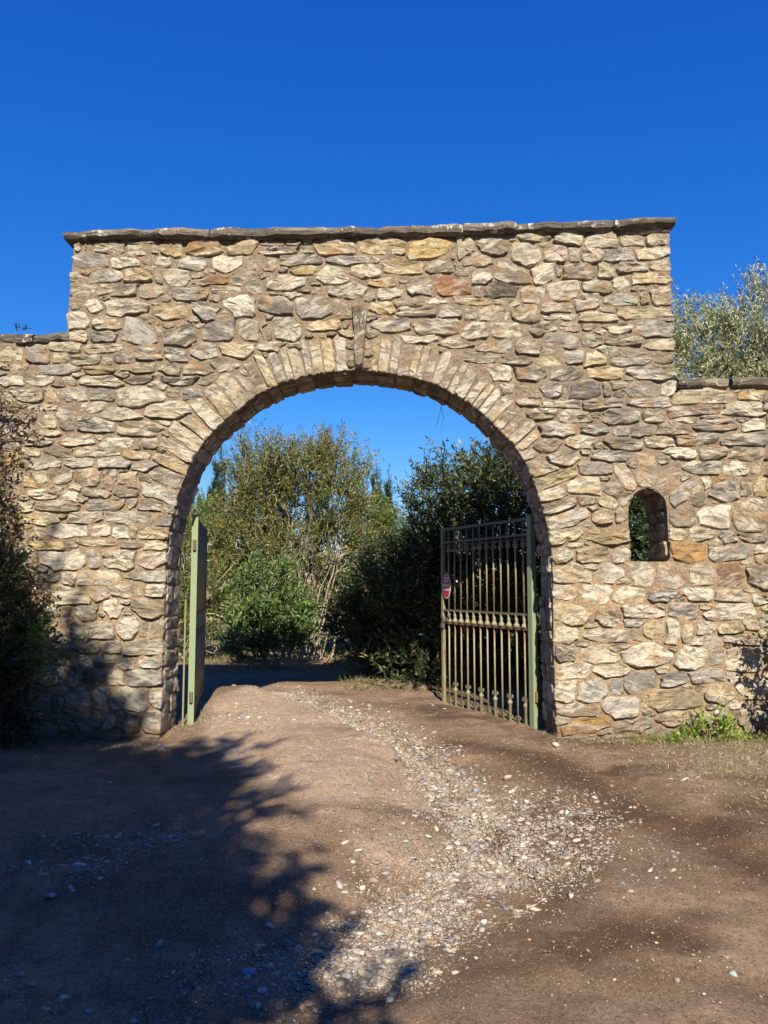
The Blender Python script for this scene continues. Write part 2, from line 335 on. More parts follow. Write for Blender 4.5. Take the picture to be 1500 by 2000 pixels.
# ------------------------------------------------------------------ survey of the stones: sheets with an origin, a scale and boxes x0 y0 x1 y1 tone
SHEETS = {
(120,430,3.75): """100 150 140 235 y;178 160 218 238 w;240 135 440 172 g;455 140 720 178 g;250 174 470 255 c;485 190 630 265 c;640 195 715 250 y;715 158 885 275 y;885 138 955 170 g;925 140 1175 265 o;1215 140 1445 265 t;1450 195 1520 250 c;
95 248 340 348 g;355 280 575 358 w;580 258 690 320 y;685 275 800 350 y;860 280 1060 380 h;1110 265 1320 395 w;1345 275 1500 370 c;
72 390 155 450 w;150 376 220 402 c;225 365 450 455 g;475 360 660 450 y;690 350 735 470 c;750 365 945 492 w;960 420 1225 478 r;1240 385 1430 450 d;1255 450 1345 485 c;
70 468 268 565 c;280 475 550 560 b;575 480 765 575 c;805 500 1075 592 h;1105 490 1325 550 g;1355 465 1475 545 g;
70 592 150 660 c;185 585 300 682 w;330 588 632 710 c;668 615 920 730 y;975 610 1160 740 g;1195 550 1418 722 w;
52 675 212 795 w;235 715 435 815 c;460 728 685 918 h;690 770 745 850 c;745 770 980 925 d;1035 745 1265 885 g;1295 720 1490 882 c;
62 812 205 890 c;205 812 400 900 g;165 900 455 985 c;545 935 725 1035 g;765 940 915 1040 g;950 900 1140 1020 h;1175 905 1410 1010 c;1345 1020 1440 1060 g;
85 975 295 1075 c;300 975 380 1060 c;385 965 535 1055 d;155 1070 395 1132 t;430 1040 690 1120 b;700 1050 880 1130 b;885 1045 1100 1130 b;1100 1015 1300 1120 b""",
(500,430,3.75): """10 155 200 200 g;20 200 310 255 b;230 150 330 190 g;415 145 738 255 y;750 130 1095 255 y;1110 140 1430 292 Y;1120 122 1220 148 g;
170 258 475 330 g;515 262 832 335 g;848 275 918 318 c;10 290 155 378 c;165 340 235 380 c;250 335 430 405 y;440 345 670 492 w;692 328 912 428 c;925 295 1235 405 y;1250 300 1450 385 b;
75 415 370 525 w;830 425 1055 500 y;1095 430 1290 555 g;405 500 470 560 b;535 470 800 588 c;895 505 1068 590 w;800 535 870 600 b;1195 565 1410 615 w;1130 575 1185 620 g;
18 555 260 695 d;290 565 555 718 g;570 590 675 695 g;200 530 340 575 b;100 525 205 555 c;1305 410 1568 560 O;
830 605 1020 695 y;1030 632 1330 705 g;1340 635 1510 722 g;120 720 330 885 w;0 715 75 860 c;365 735 630 808 y;635 735 675 795 y;85 800 125 885 c;360 838 440 880 c;845 710 1140 818 g;1150 725 1485 845 b;1065 832 1325 905 w;1330 870 1590 948 w;
0 895 220 965 c;220 890 350 950 c;10 970 105 1005 c""",
(880,410,3.261): """35 175 145 318 c;0 195 32 320 t;160 170 360 295 b;325 168 410 205 c;435 148 632 210 c;660 140 835 225 w;865 140 1055 248 c;815 138 900 168 b;1045 120 1105 165 c;1120 112 1385 160 c;1075 168 1225 235 c;1238 148 1390 235 c;
80 280 250 365 c;375 210 580 375 c;585 235 745 345 p;750 240 825 335 c;815 250 960 338 w;985 245 1165 345 g;1150 235 1215 262 c;1175 240 1392 320 c;
20 350 150 420 c;275 310 495 478 b;135 385 260 475 w;510 360 660 480 w;655 355 710 425 y;712 345 925 445 b;935 335 1040 438 c;1055 335 1255 400 b;1265 325 1392 400 c;1150 402 1400 478 y;
215 470 425 560 d;145 485 210 555 t;450 485 600 600 g;612 460 820 595 c;840 450 1025 540 b;1025 430 1140 525 w;1150 475 1240 520 w;1255 482 1320 505 b;760 530 945 640 w;960 540 1190 628 h;1205 525 1260 598 b;1270 488 1405 608 t;
15 565 260 608 y;275 570 390 605 c;570 590 795 655 c;590 660 805 705 w;90 618 165 702 y;180 615 370 712 c;385 605 560 725 t;815 648 1050 718 c;1060 620 1395 698 c;
70 720 235 825 w;250 722 460 825 c;490 715 675 808 b;690 715 830 775 b;830 720 920 765 b;960 730 1155 790 w;1170 700 1415 815 g;
160 832 395 915 g;405 825 575 925 b;595 785 810 895 g;835 795 970 875 b;980 808 1215 870 b;1240 822 1420 895 c;
10 910 290 980 b;325 925 505 990 b;545 940 695 1005 y;705 885 850 985 g;855 905 990 990 y;1010 900 1290 995 g;1300 910 1425 975 b;
215 990 385 1085 c;420 1010 620 1090 g;625 1005 850 1092 d;865 1005 1095 1080 y;1110 1010 1430 1085 h;
570 1098 705 1200 g;710 1105 755 1198 w;765 1092 960 1200 d;965 1100 1030 1190 c;1070 1100 1320 1195 g;1340 1075 1445 1190 w;310 1110 400 1180 b;405 1100 520 1190 b""",
(0,630,3.75): """0 185 165 285 y;195 165 360 305 g;360 150 600 222 c;395 225 495 300 y;0 300 75 345 c;85 295 215 375 t;225 315 590 385 h;
0 390 190 465 w;190 385 400 465 w;460 400 560 465 c;575 395 890 475 c;900 400 1130 450 d;1170 405 1440 460 d;
70 470 320 580 b;345 470 440 590 c;450 488 640 580 h;660 475 845 570 g;860 475 1210 618 c;1220 485 1320 550 y;1345 490 1480 575 g;
190 605 415 655 w;600 585 780 665 c;430 620 560 790 b;750 625 1030 720 w;1065 580 1400 700 c;570 700 845 805 g;865 730 1220 835 b;290 680 420 780 c;
140 745 260 830 c;170 835 390 905 b;280 785 440 830 c;435 825 700 900 c;735 850 975 920 w;1045 850 1170 922 g;985 890 1040 935 g;
160 915 290 985 c;330 905 535 980 b;545 905 860 985 c;905 940 1100 1000 t;175 990 450 1085 g;475 980 685 1065 w;720 985 955 1065 h;965 1015 1160 1098 g;
230 1090 350 1180 c;355 1060 545 1190 b;550 1070 735 1200 t;750 1075 855 1190 b;870 1100 1010 1180 c;1010 1100 1120 1170 b;885 1075 935 1100 b""",
(20,930,3.75): """100 0 190 80 y;130 105 370 165 W;375 110 495 190 w;530 90 735 165 d;755 78 975 150 b;180 185 510 255 b;560 165 840 260 g;865 165 940 240 g;50 190 170 262 w;110 265 365 370 c;425 265 680 345 c;710 262 1030 355 g;
150 380 248 470 b;290 348 560 450 W;605 360 735 440 c;760 370 872 455 W;890 365 925 460 g;930 375 1155 462 y;1065 280 1180 370 g;150 485 400 540 y;480 470 790 515 y;815 475 965 525 c;990 475 1145 545 c;
215 545 555 690 W;565 535 672 682 g;685 545 912 690 c;940 550 1145 672 c;160 600 210 680 y;
190 725 365 768 g;378 690 495 798 b;500 690 805 800 c;850 700 1140 772 h;
215 775 275 925 g;280 810 565 940 c;590 815 725 910 g;745 795 915 890 c;930 795 985 888 c;990 795 1150 888 c;
470 940 640 1065 b;350 960 440 1080 d;690 900 838 1040 w;885 895 1130 1042 t;
420 1070 525 1185 g;565 1065 765 1190 c;780 1040 950 1190 w;960 1050 1015 1130 c;1018 1050 1170 1190 b""",
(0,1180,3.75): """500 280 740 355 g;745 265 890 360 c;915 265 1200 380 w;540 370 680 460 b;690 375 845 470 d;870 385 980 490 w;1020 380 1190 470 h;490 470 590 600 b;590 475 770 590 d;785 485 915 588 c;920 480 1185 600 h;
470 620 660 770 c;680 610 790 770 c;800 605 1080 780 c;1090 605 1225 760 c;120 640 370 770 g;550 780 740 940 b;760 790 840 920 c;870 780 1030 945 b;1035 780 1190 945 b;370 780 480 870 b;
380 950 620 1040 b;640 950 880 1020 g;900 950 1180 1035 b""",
(980,720,2.885): """130 225 310 285 b;75 170 210 208 c;230 175 440 220 c;455 175 680 222 c;700 165 955 220 h;970 110 1310 200 c;1320 120 1480 175 y;
320 232 500 305 c;560 232 770 315 g;800 232 915 305 c;930 210 1240 262 b;1120 262 1230 285 c;1250 190 1480 265 W;
200 305 420 385 g;445 325 600 380 g;625 320 720 382 W;725 305 865 385 b;870 305 1055 372 b;1070 290 1335 355 g;1350 290 1490 358 w;
360 375 535 450 c;565 385 790 458 b;808 385 972 448 c;975 365 1210 435 d;1220 365 1500 438 g;
185 400 340 490 b -22;250 460 445 550 b -10;440 455 500 485 b;500 462 715 525 g;905 445 1090 508 w;1110 440 1265 515 b;1280 440 1480 522 y;
430 528 625 600 g;990 520 1230 595 h;1235 520 1395 600 w;1400 530 1500 590 c;
195 585 425 650 y -20;540 605 608 632 d;365 612 560 705 c;1125 612 1180 685 W;1180 605 1250 635 o;1155 640 1345 755 g;1340 625 1412 720 b;1420 610 1500 725 Y;
220 740 420 810 b -14;425 712 530 765 g;210 675 365 745 c -14;530 720 655 785 c;255 805 495 895 g -17;505 790 630 875 t;635 790 705 865 c;
270 905 455 985 y -10;365 970 455 1008 g;475 900 708 990 t;
945 775 1090 890 b;1060 700 1140 775 b;1100 775 1285 905 W;1285 730 1500 920 t;1055 890 1200 968 w;945 905 1030 975 w;1220 915 1320 980 g;1330 925 1500 975 d;
285 1015 400 1090 w;420 1010 600 1092 t;605 1012 718 1092 w;955 985 1140 1095 A;1155 1000 1385 1085 g;1420 1000 1500 1040 w;1345 1065 1410 1105 c;1425 1045 1475 1100 c""",
(1050,1090,3.333): """100 35 345 162 c;375 35 555 165 w;605 35 755 188 w;770 35 955 190 p;990 45 1150 182 c;1155 30 1360 195 R;1365 50 1500 195 b;
100 178 250 268 w;275 178 470 295 w;485 185 695 290 w;720 212 910 282 G;945 190 1140 278 w;1155 200 1385 280 c;1385 230 1500 310 w;
108 300 360 435 y;375 310 545 450 t;545 308 820 392 w;555 392 700 445 G;840 295 1035 400 g;1075 300 1415 400 w;1440 360 1500 445 g;1335 402 1430 462 c;
110 455 270 565 w;300 455 590 550 c;600 458 670 535 o;680 400 830 525 y;830 400 925 558 w;940 415 1000 550 c;1040 410 1165 495 w;1170 410 1340 495 y;1080 510 1195 595 w;1205 500 1430 560 c;
115 568 245 675 d;275 570 530 685 c;545 555 880 705 W;900 580 1105 718 W;1115 600 1210 695 g;1220 580 1450 735 c;
118 680 330 792 w;360 695 600 770 c;120 798 240 935 w;265 795 460 938 h;468 782 550 895 G;555 745 770 875 g;805 745 975 832 G;985 720 1210 815 g;1085 820 1290 960 c;
130 950 380 1030 b;415 900 655 1040 h;715 850 1060 980 t;675 900 712 980 c;770 1000 980 1090 y;1000 1000 1140 1085 c;
150 1040 470 1140 A;480 1045 740 1135 b;690 1110 930 1220 g;110 1155 400 1210 c;410 1150 680 1212 w;1150 980 1240 1050 c;1300 990 1490 1140 c;1270 1150 1500 1230 c"""}
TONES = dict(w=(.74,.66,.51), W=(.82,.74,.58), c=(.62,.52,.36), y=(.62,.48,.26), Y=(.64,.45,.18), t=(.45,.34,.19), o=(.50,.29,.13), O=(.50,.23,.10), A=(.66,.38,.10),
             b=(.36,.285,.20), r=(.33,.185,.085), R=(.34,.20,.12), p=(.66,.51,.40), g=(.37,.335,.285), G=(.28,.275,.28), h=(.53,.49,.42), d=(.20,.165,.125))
ST = []          # cx, cy, half w, half h, rot, tone, kind, power
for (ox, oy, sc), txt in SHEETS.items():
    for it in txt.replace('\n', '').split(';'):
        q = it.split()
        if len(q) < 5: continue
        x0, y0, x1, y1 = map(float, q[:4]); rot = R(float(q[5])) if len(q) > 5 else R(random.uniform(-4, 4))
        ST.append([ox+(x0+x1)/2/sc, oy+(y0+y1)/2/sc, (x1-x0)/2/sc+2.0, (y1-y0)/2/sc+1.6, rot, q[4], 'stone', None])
# niche voussoirs
for cx, cy, w, h, a, tn in ((695,612,85,185,-30,'c'),(812,572,125,200,0,'b'),(940,622,105,215,28,'b'),(1030,692,95,215,58,'g'),(655,700,95,165,-52,'d')):
    ST.append([980+cx/2.885, 720+cy/2.885, w/2/2.885, h/2/2.885, R(a), tn, 'voussoir', 'v'])
# keystone
ST.append([702, 660, 16, 63, R(1), 'b', 'keystone', 'k'])
# voussoirs of the great arch
def resample(P, step):
    P = np.array(P, float); L = np.r_[0, np.cumsum(np.hypot(*np.diff(P, axis=0).T))]
    n = int(L[-1]/step)+1; s = np.linspace(0, L[-1], n)
    return np.c_[np.interp(s, L, P[:, 0]), np.interp(s, L, P[:, 1])], s
AP, AS = resample(ARCH, 2.0)
def arch_frame(s):
    i = int(min(max(s/ (AS[1]-AS[0]), 6), len(AP)-7)); t = AP[i+6]-AP[i-6]; t /= np.hypot(*t)
    return AP[i], t, np.array([t[1], -t[0]])      # point, tangent, outward normal (away from the opening)
s_of = lambda x, y: AS[np.argmin(np.hypot(AP[:, 0]-x, AP[:, 1]-y))]
s0, s1, sk = s_of(341, 990), s_of(1012, 884), s_of(703, 722)
s = s0
while s < s1:
    w = random.uniform(14, 25) if s > s_of(470, 797) else random.uniform(22, 36)
    p, t, nrm = arch_frame(s+w/2)
    if abs(s+w/2-sk) > 21:
        th = random.uniform(64, 80) if s < s_of(920, 790) else random.uniform(58, 72); c = p+nrm*(th/2-1)
        ang = math.atan2(nrm[0], -nrm[1])
        ST.append([c[0], c[1], w/2-.5, th/2, ang, random.choice('wccchghbcwy'), 'voussoir', 'v'])
    s += w
# stones beyond the frame, in courses
for side in ((-250, -6), (1508, 1790)):
    y = 680 if side[0] < 0 else 770
    while y < 1470:
        h = random.uniform(18, 42); x = side[0]+random.uniform(-30, 0)
        while x < side[1]:
            w = random.uniform(40, 100)
            if x+w > side[1]+8: break
            ST.append([x+w/2, y+h/2, w/2-2, h/2-2, 0, random.choice('wccybghdt'), 'stone', None]); x += w+3
        y += h+4
def metric(x, y, q):
    dx = x-q[0]; dy = y-q[1]; c, s_ = math.cos(q[4]), math.sin(q[4])
    u = (dx*c+dy*s_)/q[2]; v = (-dx*s_+dy*c)/q[3]
    m = None
    for nx_, ny_, d_ in q[7]:
        w = (u*nx_+v*ny_)/d_; m = w if m is None else np.maximum(m, w)
    return m, np.hypot(dx, dy)
def facets(cut=(.60, .96), skew=.20):
    """an irregular block: four hewn sides a little out of true and up to four broken corners, in units of its half extents"""
    out = []
    for ax, ay in ((1, 0), (0, 1), (-1, 0), (0, -1)):
        t = random.uniform(-skew, skew); nx_, ny_ = ax-ay*t, ay+ax*t
        out.append((nx_, ny_, 1+abs(t)*.35))
    for ax, ay in ((1, 1), (-1, 1), (-1, -1), (1, -1)):
        if random.random() < .8:
            k = random.uniform(-.35, .35); out.append((ax*(1+k), ay*(1-k), 2*random.uniform(*cut)*(1-.12*abs(k))))
    return out
for q in ST:
    q[7] = facets((.9, .99), .05) if q[7] == 'v' else facets() if q[7] is None else [(1, .25, .74), (-1, .27, .74), (0, 1, 1), (0, -1, 1), (.7, -1, 1.55)]
def sdist(x, y, q):
    m, r = metric(x, y, q); m = np.maximum(m, 1e-3)
    return (m-1)*np.maximum(r, 1)/m
# fill what the survey left open with small packing stones
CLR = np.minimum(SD, 200.0)
def stamp(q):
    e = max(q[2], q[3])+70
    i0 = max(int((q[0]-e+264)/4), 0); i1 = min(int((q[0]+e+264)/4)+1, len(RX)); j0 = max(int((q[1]-e-436)/4), 0); j1 = min(int((q[1]+e-436)/4)+1, len(RY))
    if i1 <= i0 or j1 <= j0: return
    CLR[j0:j1, i0:i1] = np.minimum(CLR[j0:j1, i0:i1], sdist(GX[j0:j1, i0:i1], GY[j0:j1, i0:i1], q))
for q in ST: stamp(q)
CLR[(GX < -2) | (GX > 1502) | (GY > 1470)] = -1
for k in range(330):
    j, i = np.unravel_index(np.argmax(CLR), CLR.shape); c = CLR[j, i]
    if c < 6.3: break
    low = RY[j] > 1000
    q = [RX[i]+random.uniform(-1.5, 1.5), RY[j], min(c*random.uniform(1.3, 2.3), 38), min(c*random.uniform(.8, 1.0), 22), R(random.uniform(-8, 8)), random.choice('ccyybbgwthhd' if low else 'cccbbgghtdyw'), 'stone', facets((.6, .9), .25)]
    ST.append(q); stamp(q)
# outlines
def outline(i, n=18, gap=3.4):
    q = ST[i]; pts = []
    e = max(q[2], q[3])
    nb = [ST[j] for j in near[i]]
    ph = random.uniform(0, 6.28); a2 = random.uniform(0, 6.28)
    vs2 = []
    P_ = q[7]
    for i1 in range(len(P_)):
        for i2 in range(i1+1, len(P_)):
            a1, b1, c1 = P_[i1]; a2, b2, c2 = P_[i2]; det = a1*b2-a2*b1
            if abs(det) < 1e-3: continue
            vx = (c1*b2-c2*b1)/det; vy = (a1*c2-a2*c1)/det
            if all(vx*a3+vy*b3 <= c3*1.001 for a3, b3, c3 in P_): vs2.append(math.atan2(vy, vx))
    angs = list(vs2)+[t_ for t_ in (2*math.pi*(k+.5)/n-math.pi for k in range(n)) if all(abs(math.remainder(t_-w_, 2*math.pi)) > .13 for w_ in vs2)]
    for th in sorted(angs):
        lx = math.cos(th)*q[2]; ly = math.sin(th)*q[3]
        dx = lx*math.cos(q[4])-ly*math.sin(q[4]); dy = lx*math.sin(q[4])+ly*math.cos(q[4])
        L = math.hypot(dx, dy); dx /= L; dy /= L
        r = np.linspace(.12, 1.6, 46)*L
        x = q[0]+dx*r; y = q[1]+dy*r
        own = sdist(x, y, q)
        jit = .7*math.sin(3*th+a2)+random.uniform(-1.5, .9)
        ok = own <= min(jit, e*.05)
        for o in (nb if q[6] != 'keystone' else ()): ok &= (sdist(x, y, o)-own) >= gap
        ok &= sample(x, y) >= -3.0
        bad = np.argmax(~ok) if (~ok).any() else len(r)
        pts.append((q[0]+dx*r[max(bad-1, 0)], q[1]+dy*r[max(bad-1, 0)]))
    return pts
C_ = np.array([[q[0], q[1], max(q[2], q[3])] for q in ST])
near = []
for i in range(len(ST)):
    d = np.hypot(C_[:, 0]-C_[i, 0], C_[:, 1]-C_[i, 1]); near.append([j for j in np.where(d < C_[:, 2]+C_[i, 2]+14)[0] if j != i])

def stone_mesh(name, pts, mp, H, base, mat, tilt=.25, rings=((.95, .62), (.72, .98), (.34, 1.0)), rough=.30):
    """pts: outline in (a,b); mp(a,b,h) -> xyz, h = out of the wall"""
    n = len(pts); ca = sum(p[0] for p in pts)/n; cb = sum(p[1] for p in pts)/n
    tx, ty = random.uniform(-tilt, tilt), random.uniform(-tilt, tilt)
    ea = max(abs(p[0]-ca) for p in pts)+1e-6; eb = max(abs(p[1]-cb) for p in pts)+1e-6
    sx = random.uniform(0, 99)
    v = [mp(p[0], p[1], -base) for p in pts]
    v += [mp(p[0], p[1], -.002+random.uniform(-.003, .003)) for p in pts]
    for sc, hh in rings:
        for k, p in enumerate(pts):
            f = sc+random.uniform(-.03, .03)
            a = ca+(p[0]-ca)*f; b = cb+(p[1]-cb)*f
            h = H*hh*(1+tx*(a-ca)/ea+ty*(b-cb)/eb)+H*rough*2*mnoise.noise((a/ea*1.7+sx, b/eb*1.7, sx))+H*random.uniform(-rough, rough)*.6
            v.append(mp(a, b, h))
    v.append(mp(ca, cb, H*(1+random.uniform(-rough, rough))))
    f = []
    m = 2+len(rings)
    for r_ in range(m-1):
        for k in range(n):
            k2 = (k+1) % n
            f.append((r_*n+k, r_*n+k2, (r_+1)*n+k2, (r_+1)*n+k))
    c = m*n
    for k in range(n): f.append(((m-1)*n+k, (m-1)*n+(k+1) % n, c))
    me = bpy.data.meshes.new(name); me.from_pydata(v, [], [tuple(reversed(x)) for x in f]); me.update(); me.shade_smooth(); me.set_sharp_from_angle(angle=R(24))
    me.materials.append(mat); return me

# ------------------------------------------------------------------ the three pieces of masonry
gate = empty('stone_gateway', (-.1, WALL, 0)); tag(gate, 'tall rubble stone gateway with a round arch over the track, flat coping on top', 'gateway')
wl = empty('garden_wall', (-4.6, WALL, 0)); tag(wl, 'lower rubble stone wall left of the gateway, vine hanging down its face', 'wall', 'walls beside the gateway')
wr = empty('garden_wall', (4.6, WALL, 0)); tag(wr, 'lower rubble stone wall right of the gateway, olive tree showing above it', 'wall', 'walls beside the gateway')
INV = {o: Vector(o.location) for o in (gate, wl, wr)}
def owner(px): return wl if px < 134 else (wr if px > 1318 else gate)
def front_map(o):
    L = INV[o]
    def f(a, b, h):
        x, y, z = W(a, b, WALL); return (x-L.x, -h, z-L.z)
    return f
FM = {o: front_map(o) for o in (gate, wl, wr)}
small = {gate: [], wl: [], wr: []}
cnt = {gate: 0, wl: 0, wr: 0}
order = sorted(range(len(ST)), key=lambda i: -(ST[i][2]*ST[i][3]))
for i in order:
    q = ST[i]; pts = outline(i)
    area = 0.5*abs(sum(pts[k][0]*pts[(k+1) % len(pts)][1]-pts[(k+1) % len(pts)][0]*pts[k][1] for k in range(len(pts))))
    if area < 55: continue
    o = owner(q[0]); kind = q[6]
    edge = float(sample(q[0], q[1])) < q[2]+12
    H = random.uniform(.020, .042) if area > 900 else random.uniform(.014, .030)
    if kind == 'voussoir': H = random.uniform(.012, .026)
    if kind == 'keystone': H = .085
    base = .22 if edge else .05
    me = stone_mesh(kind, pts, FM[o], H, base, M['stone'], rings=((.975, .72), (.90, 1.0), (.52, 1.0)), tilt=.40, rough=.42)
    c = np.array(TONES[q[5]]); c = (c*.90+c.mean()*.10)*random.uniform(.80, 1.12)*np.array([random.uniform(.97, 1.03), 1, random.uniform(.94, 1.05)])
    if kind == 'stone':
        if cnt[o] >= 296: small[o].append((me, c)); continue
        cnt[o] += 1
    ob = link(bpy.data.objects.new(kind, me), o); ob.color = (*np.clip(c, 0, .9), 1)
for o, lst in small.items():
    if not lst: continue
    mb = MB()
    for me, c in lst:
        mb.add([v.co[:] for v in me.vertices], [p.vertices[:] for p in me.polygons]); bpy.data.meshes.remove(me)
    ob = mb.build('small_packing_stones', M['stone'], o, True); ob['kind'] = 'stuff'; ob.color = (.42, .36, .26, 1)

# mortar face: a fine uneven sheet with the openings left out, plus back, ends, top and reveals
def snap(x, y, lines):
    best = None
    for P in lines:
        P = np.array(P, float)
        for k in range(len(P)-1):
            e = P[k+1]-P[k]; t = min(max(((x-P[k][0])*e[0]+(y-P[k][1])*e[1])/(e@e), 0), 1); c = P[k]+t*e
            d = (c[0]-x)**2+(c[1]-y)**2
            if best is None or d < best[0]: best = (d, c)
    return best[1]
LINES = [ARCH, WIN+[WIN[0]], OUT[1:-1]]
def sheet(x0, x1, step, Y, o, flip, rough):
    xs = np.linspace(x0, x1, max(2, int((x1-x0)/step)+1)); ys = np.arange(440, 1540+step, step)
    X, Yp = np.meshgrid(xs, ys); S = masonry_sd(X, Yp)
    nx = len(xs); cell = (S[:-1, :-1] > 0).astype(int)+(S[1:, :-1] > 0)+(S[:-1, 1:] > 0)+(S[1:, 1:] > 0) >= 2
    used = np.zeros(S.shape, bool)
    used[:-1, :-1] |= cell; used[1:, :-1] |= cell; used[:-1, 1:] |= cell; used[1:, 1:] |= cell
    idx = -np.ones(S.shape, int); v = []
    L = INV[o]
    hn = .006+fbm(X*.016, Yp*.022, 5)*.022 + fbm(X*.09, Yp*.11, 9)*.016
    for j, i in zip(*np.where(used)):
        x, y = X[j, i], Yp[j, i]
        if S[j, i] < step*1.2 and (S[j, i] < 0 or abs(S[j, i]) < step*.3):
            c = snap(x, y, LINES); x, y = c
        idx[j, i] = len(v); w = W(x, y, WALL)      # the wall is upright: x and z are those of its face
        v.append((w[0]-L.x, (Y-WALL)-(hn[j, i]*rough), w[2]-L.z))
    f = []
    for j, i in zip(*np.where(cell)):
        a, b, c, d = idx[j, i], idx[j, i+1], idx[j+1, i+1], idx[j+1, i]
        f.append((a, d, c, b) if not flip else (a, b, c, d))
    return v, f
def strip(mb, P, o, y0, y1, n, close=False, rough=.012):
    P, _ = resample(P, 9); L = INV[o]; v = []; f = []
    for k, (x, y) in enumerate(P):
        w = W(x, y, WALL)
        for m in range(n+1):
            t = m/n; r_ = 0 if m in (0, n) else rough
            nn = mnoise.noise((w[0]*6, w[2]*6, t*3))*r_
            v.append((w[0]-L.x+nn, y0+(y1-y0)*t, w[2]-L.z+nn))
    for k in range(len(P)-1):
        for m in range(n): f.append((k*(n+1)+m, (k+1)*(n+1)+m, (k+1)*(n+1)+m+1, k*(n+1)+m+1))
    mb.add(v, f)
for o, a, b in ((wl, -258, 134), (gate, 134, 1318), (wr, 1318, 1798)):
    mb = MB(); v, f = sheet(a, b, 5.0, WALL, o, False, 1.0); mb.add(v, f)
    v, f = sheet(a, b, 12.0, BACK, o, True, -1.0); mb.add(v, f)
    if o is gate:
        strip(mb, ARCH, o, -.004, THICK+.004, 8); strip(mb, WIN+[WIN[0]], o, -.004, THICK+.004, 6); strip(mb, OUT[4:18], o, -.004, THICK+.004, 5)
        strip(mb, [(133, 640), (133, 666)], o, -.004, THICK, 5)
    elif o is wl: strip(mb, OUT[1:4], o, -.004, THICK+.004, 5)
    else: strip(mb, OUT[18:21], o, -.004, THICK+.004, 5)
    mb.build('mortar', M['mortar'], o, True)

# stones lining the arch and the niche
def reveal(P, o, depth, kinds, name, hmin, hmax, nmax=150, closed=False):
    Q, S_ = resample(P, 3); WQ = np.array([[W(x, y, WALL)[0], W(x, y, WALL)[2]] for x, y in Q]); L = np.r_[0, np.cumsum(np.hypot(*np.diff(WQ, axis=0).T))]
    T = np.gradient(WQ, axis=0); T /= np.hypot(T[:, 0], T[:, 1])[:, None]
    cen = WQ.mean(axis=0); LL = INV[o]
    def mp(a, b, h):
        x = np.interp(a, L, WQ[:, 0]); z = np.interp(a, L, WQ[:, 1]); tx = np.interp(a, L, T[:, 0]); tz = np.interp(a, L, T[:, 1])
        nx, nz = tz, -tx
        if nx*(cen[0]-x)+nz*(cen[1]-z) < 0: nx, nz = -nx, -nz
        return (x+nx*h-LL.x, b, z+nz*h-LL.z)
    s = .02; c = 0
    while s < L[-1]-.05:
        h = random.uniform(hmin, hmax); h = min(h, L[-1]-s)
        b = .03+random.uniform(-.02, .04)
        while b < depth-.05:
            w = min(random.uniform(.18, .42), depth-b)
            if w > .05 and c < nmax:
                ca, cb = s+h/2, b+w/2; ah, bh = h/2-.006, w/2-.006; pw = random.choice((5, 7, 9)); pts = []
                for k in range(12):
                    th = 2*math.pi*(k+.5)/12; ct, st_ = math.cos(th), math.sin(th)
                    r_ = (abs(ct)**pw+abs(st_)**pw)**(-1/pw)*random.uniform(.88, 1.06)
                    pts.append((min(max(ca+ct*r_*ah, 0), L[-1]), cb+st_*r_*bh))
                me = stone_mesh(name, pts, mp, random.uniform(.012, .034), .03, M['stone'], rings=((.95, .8), (.7, 1.0)))
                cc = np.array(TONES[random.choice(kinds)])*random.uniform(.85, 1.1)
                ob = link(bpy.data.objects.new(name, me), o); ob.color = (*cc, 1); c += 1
            b += w
        s += h
reveal(ARCH[1:-1], gate, THICK, 'cbbdgtbdg', 'reveal_stone', .13, .26, 230)  # darker mix than the face: weathering, with soffit shade put into the tones
reveal(WIN, gate, THICK, 'bbrtc', 'niche_stone', .13, .22, 40)

# coping slabs
def slab(o, x0, x1, top, bot, name='coping_stone', over=.11, col=(.25, .22, .18)):
    """x in survey units along the wall, top/bot = functions giving the survey line of the slab's upper and lower edge"""
    n = max(4, int((x1-x0)/9)); L = INV[o]; v = []; f = []
    sx = 7.7; yo = random.uniform(-.02, .02); zo = random.uniform(-.005, .005)
    cols = []
    m = 5
    for k in range(n+1):
        t = k/n; x = x0+(x1-x0)*t
        yf = WALL-over-yo+mnoise.noise((x*.03, sx, 0))*.05
        zt = W(x, top(x), WALL-over)[2]; xb = W(x, top(x), WALL-over)[0]; zb = W(x, bot(x), WALL-.06)[2]-.012
        e = .0 if 0 < k < n else .006
        tt = zt+mnoise.noise((x*.02, sx, 3))*.004+mnoise.noise((x*.21, sx, 3))*.005+zo; bb = zb+mnoise.noise((x*.04, sx, 8))*.016+mnoise.noise((x*.19, sx, 8))*.012+.022
        prof = [(yf+.05+e, bb-.004), (yf+.012+e, bb+.02), (yf+e+mnoise.noise((x*.15, sx, 19))*.02, (tt+bb)/2+mnoise.noise((x*.06, sx, 9))*.03), (yf+.012+e, tt-.018-e), (yf+.055, tt-e),
                (BACK+.04, tt-.02), (BACK+.05, bb+.03), (BACK+.02, bb)]
        m = len(prof)
        for y, z in prof: v.append((xb-L.x+random.uniform(-.006, .006), y-WALL, z-L.z))
    for k in range(n):
        for j in range(m): f.append((k*m+j, k*m+(j+1) % m, (k+1)*m+(j+1) % m, (k+1)*m+j))
    f.append(tuple(range(m))[::-1]); f.append(tuple(n*m+j for j in range(m)))
    me = bpy.data.meshes.new(name); me.from_pydata(v, [], [tuple(reversed(q)) for q in f]); me.update(); me.shade_smooth(); me.materials.append(M['coping'])
    me.set_sharp_from_angle(angle=R(30))
    ob = link(bpy.data.objects.new(name, me), o); ob.color = (*col, 1)
def lin(P): P = np.array(P, float); return lambda x: float(np.interp(x, P[:, 0], P[:, 1]))
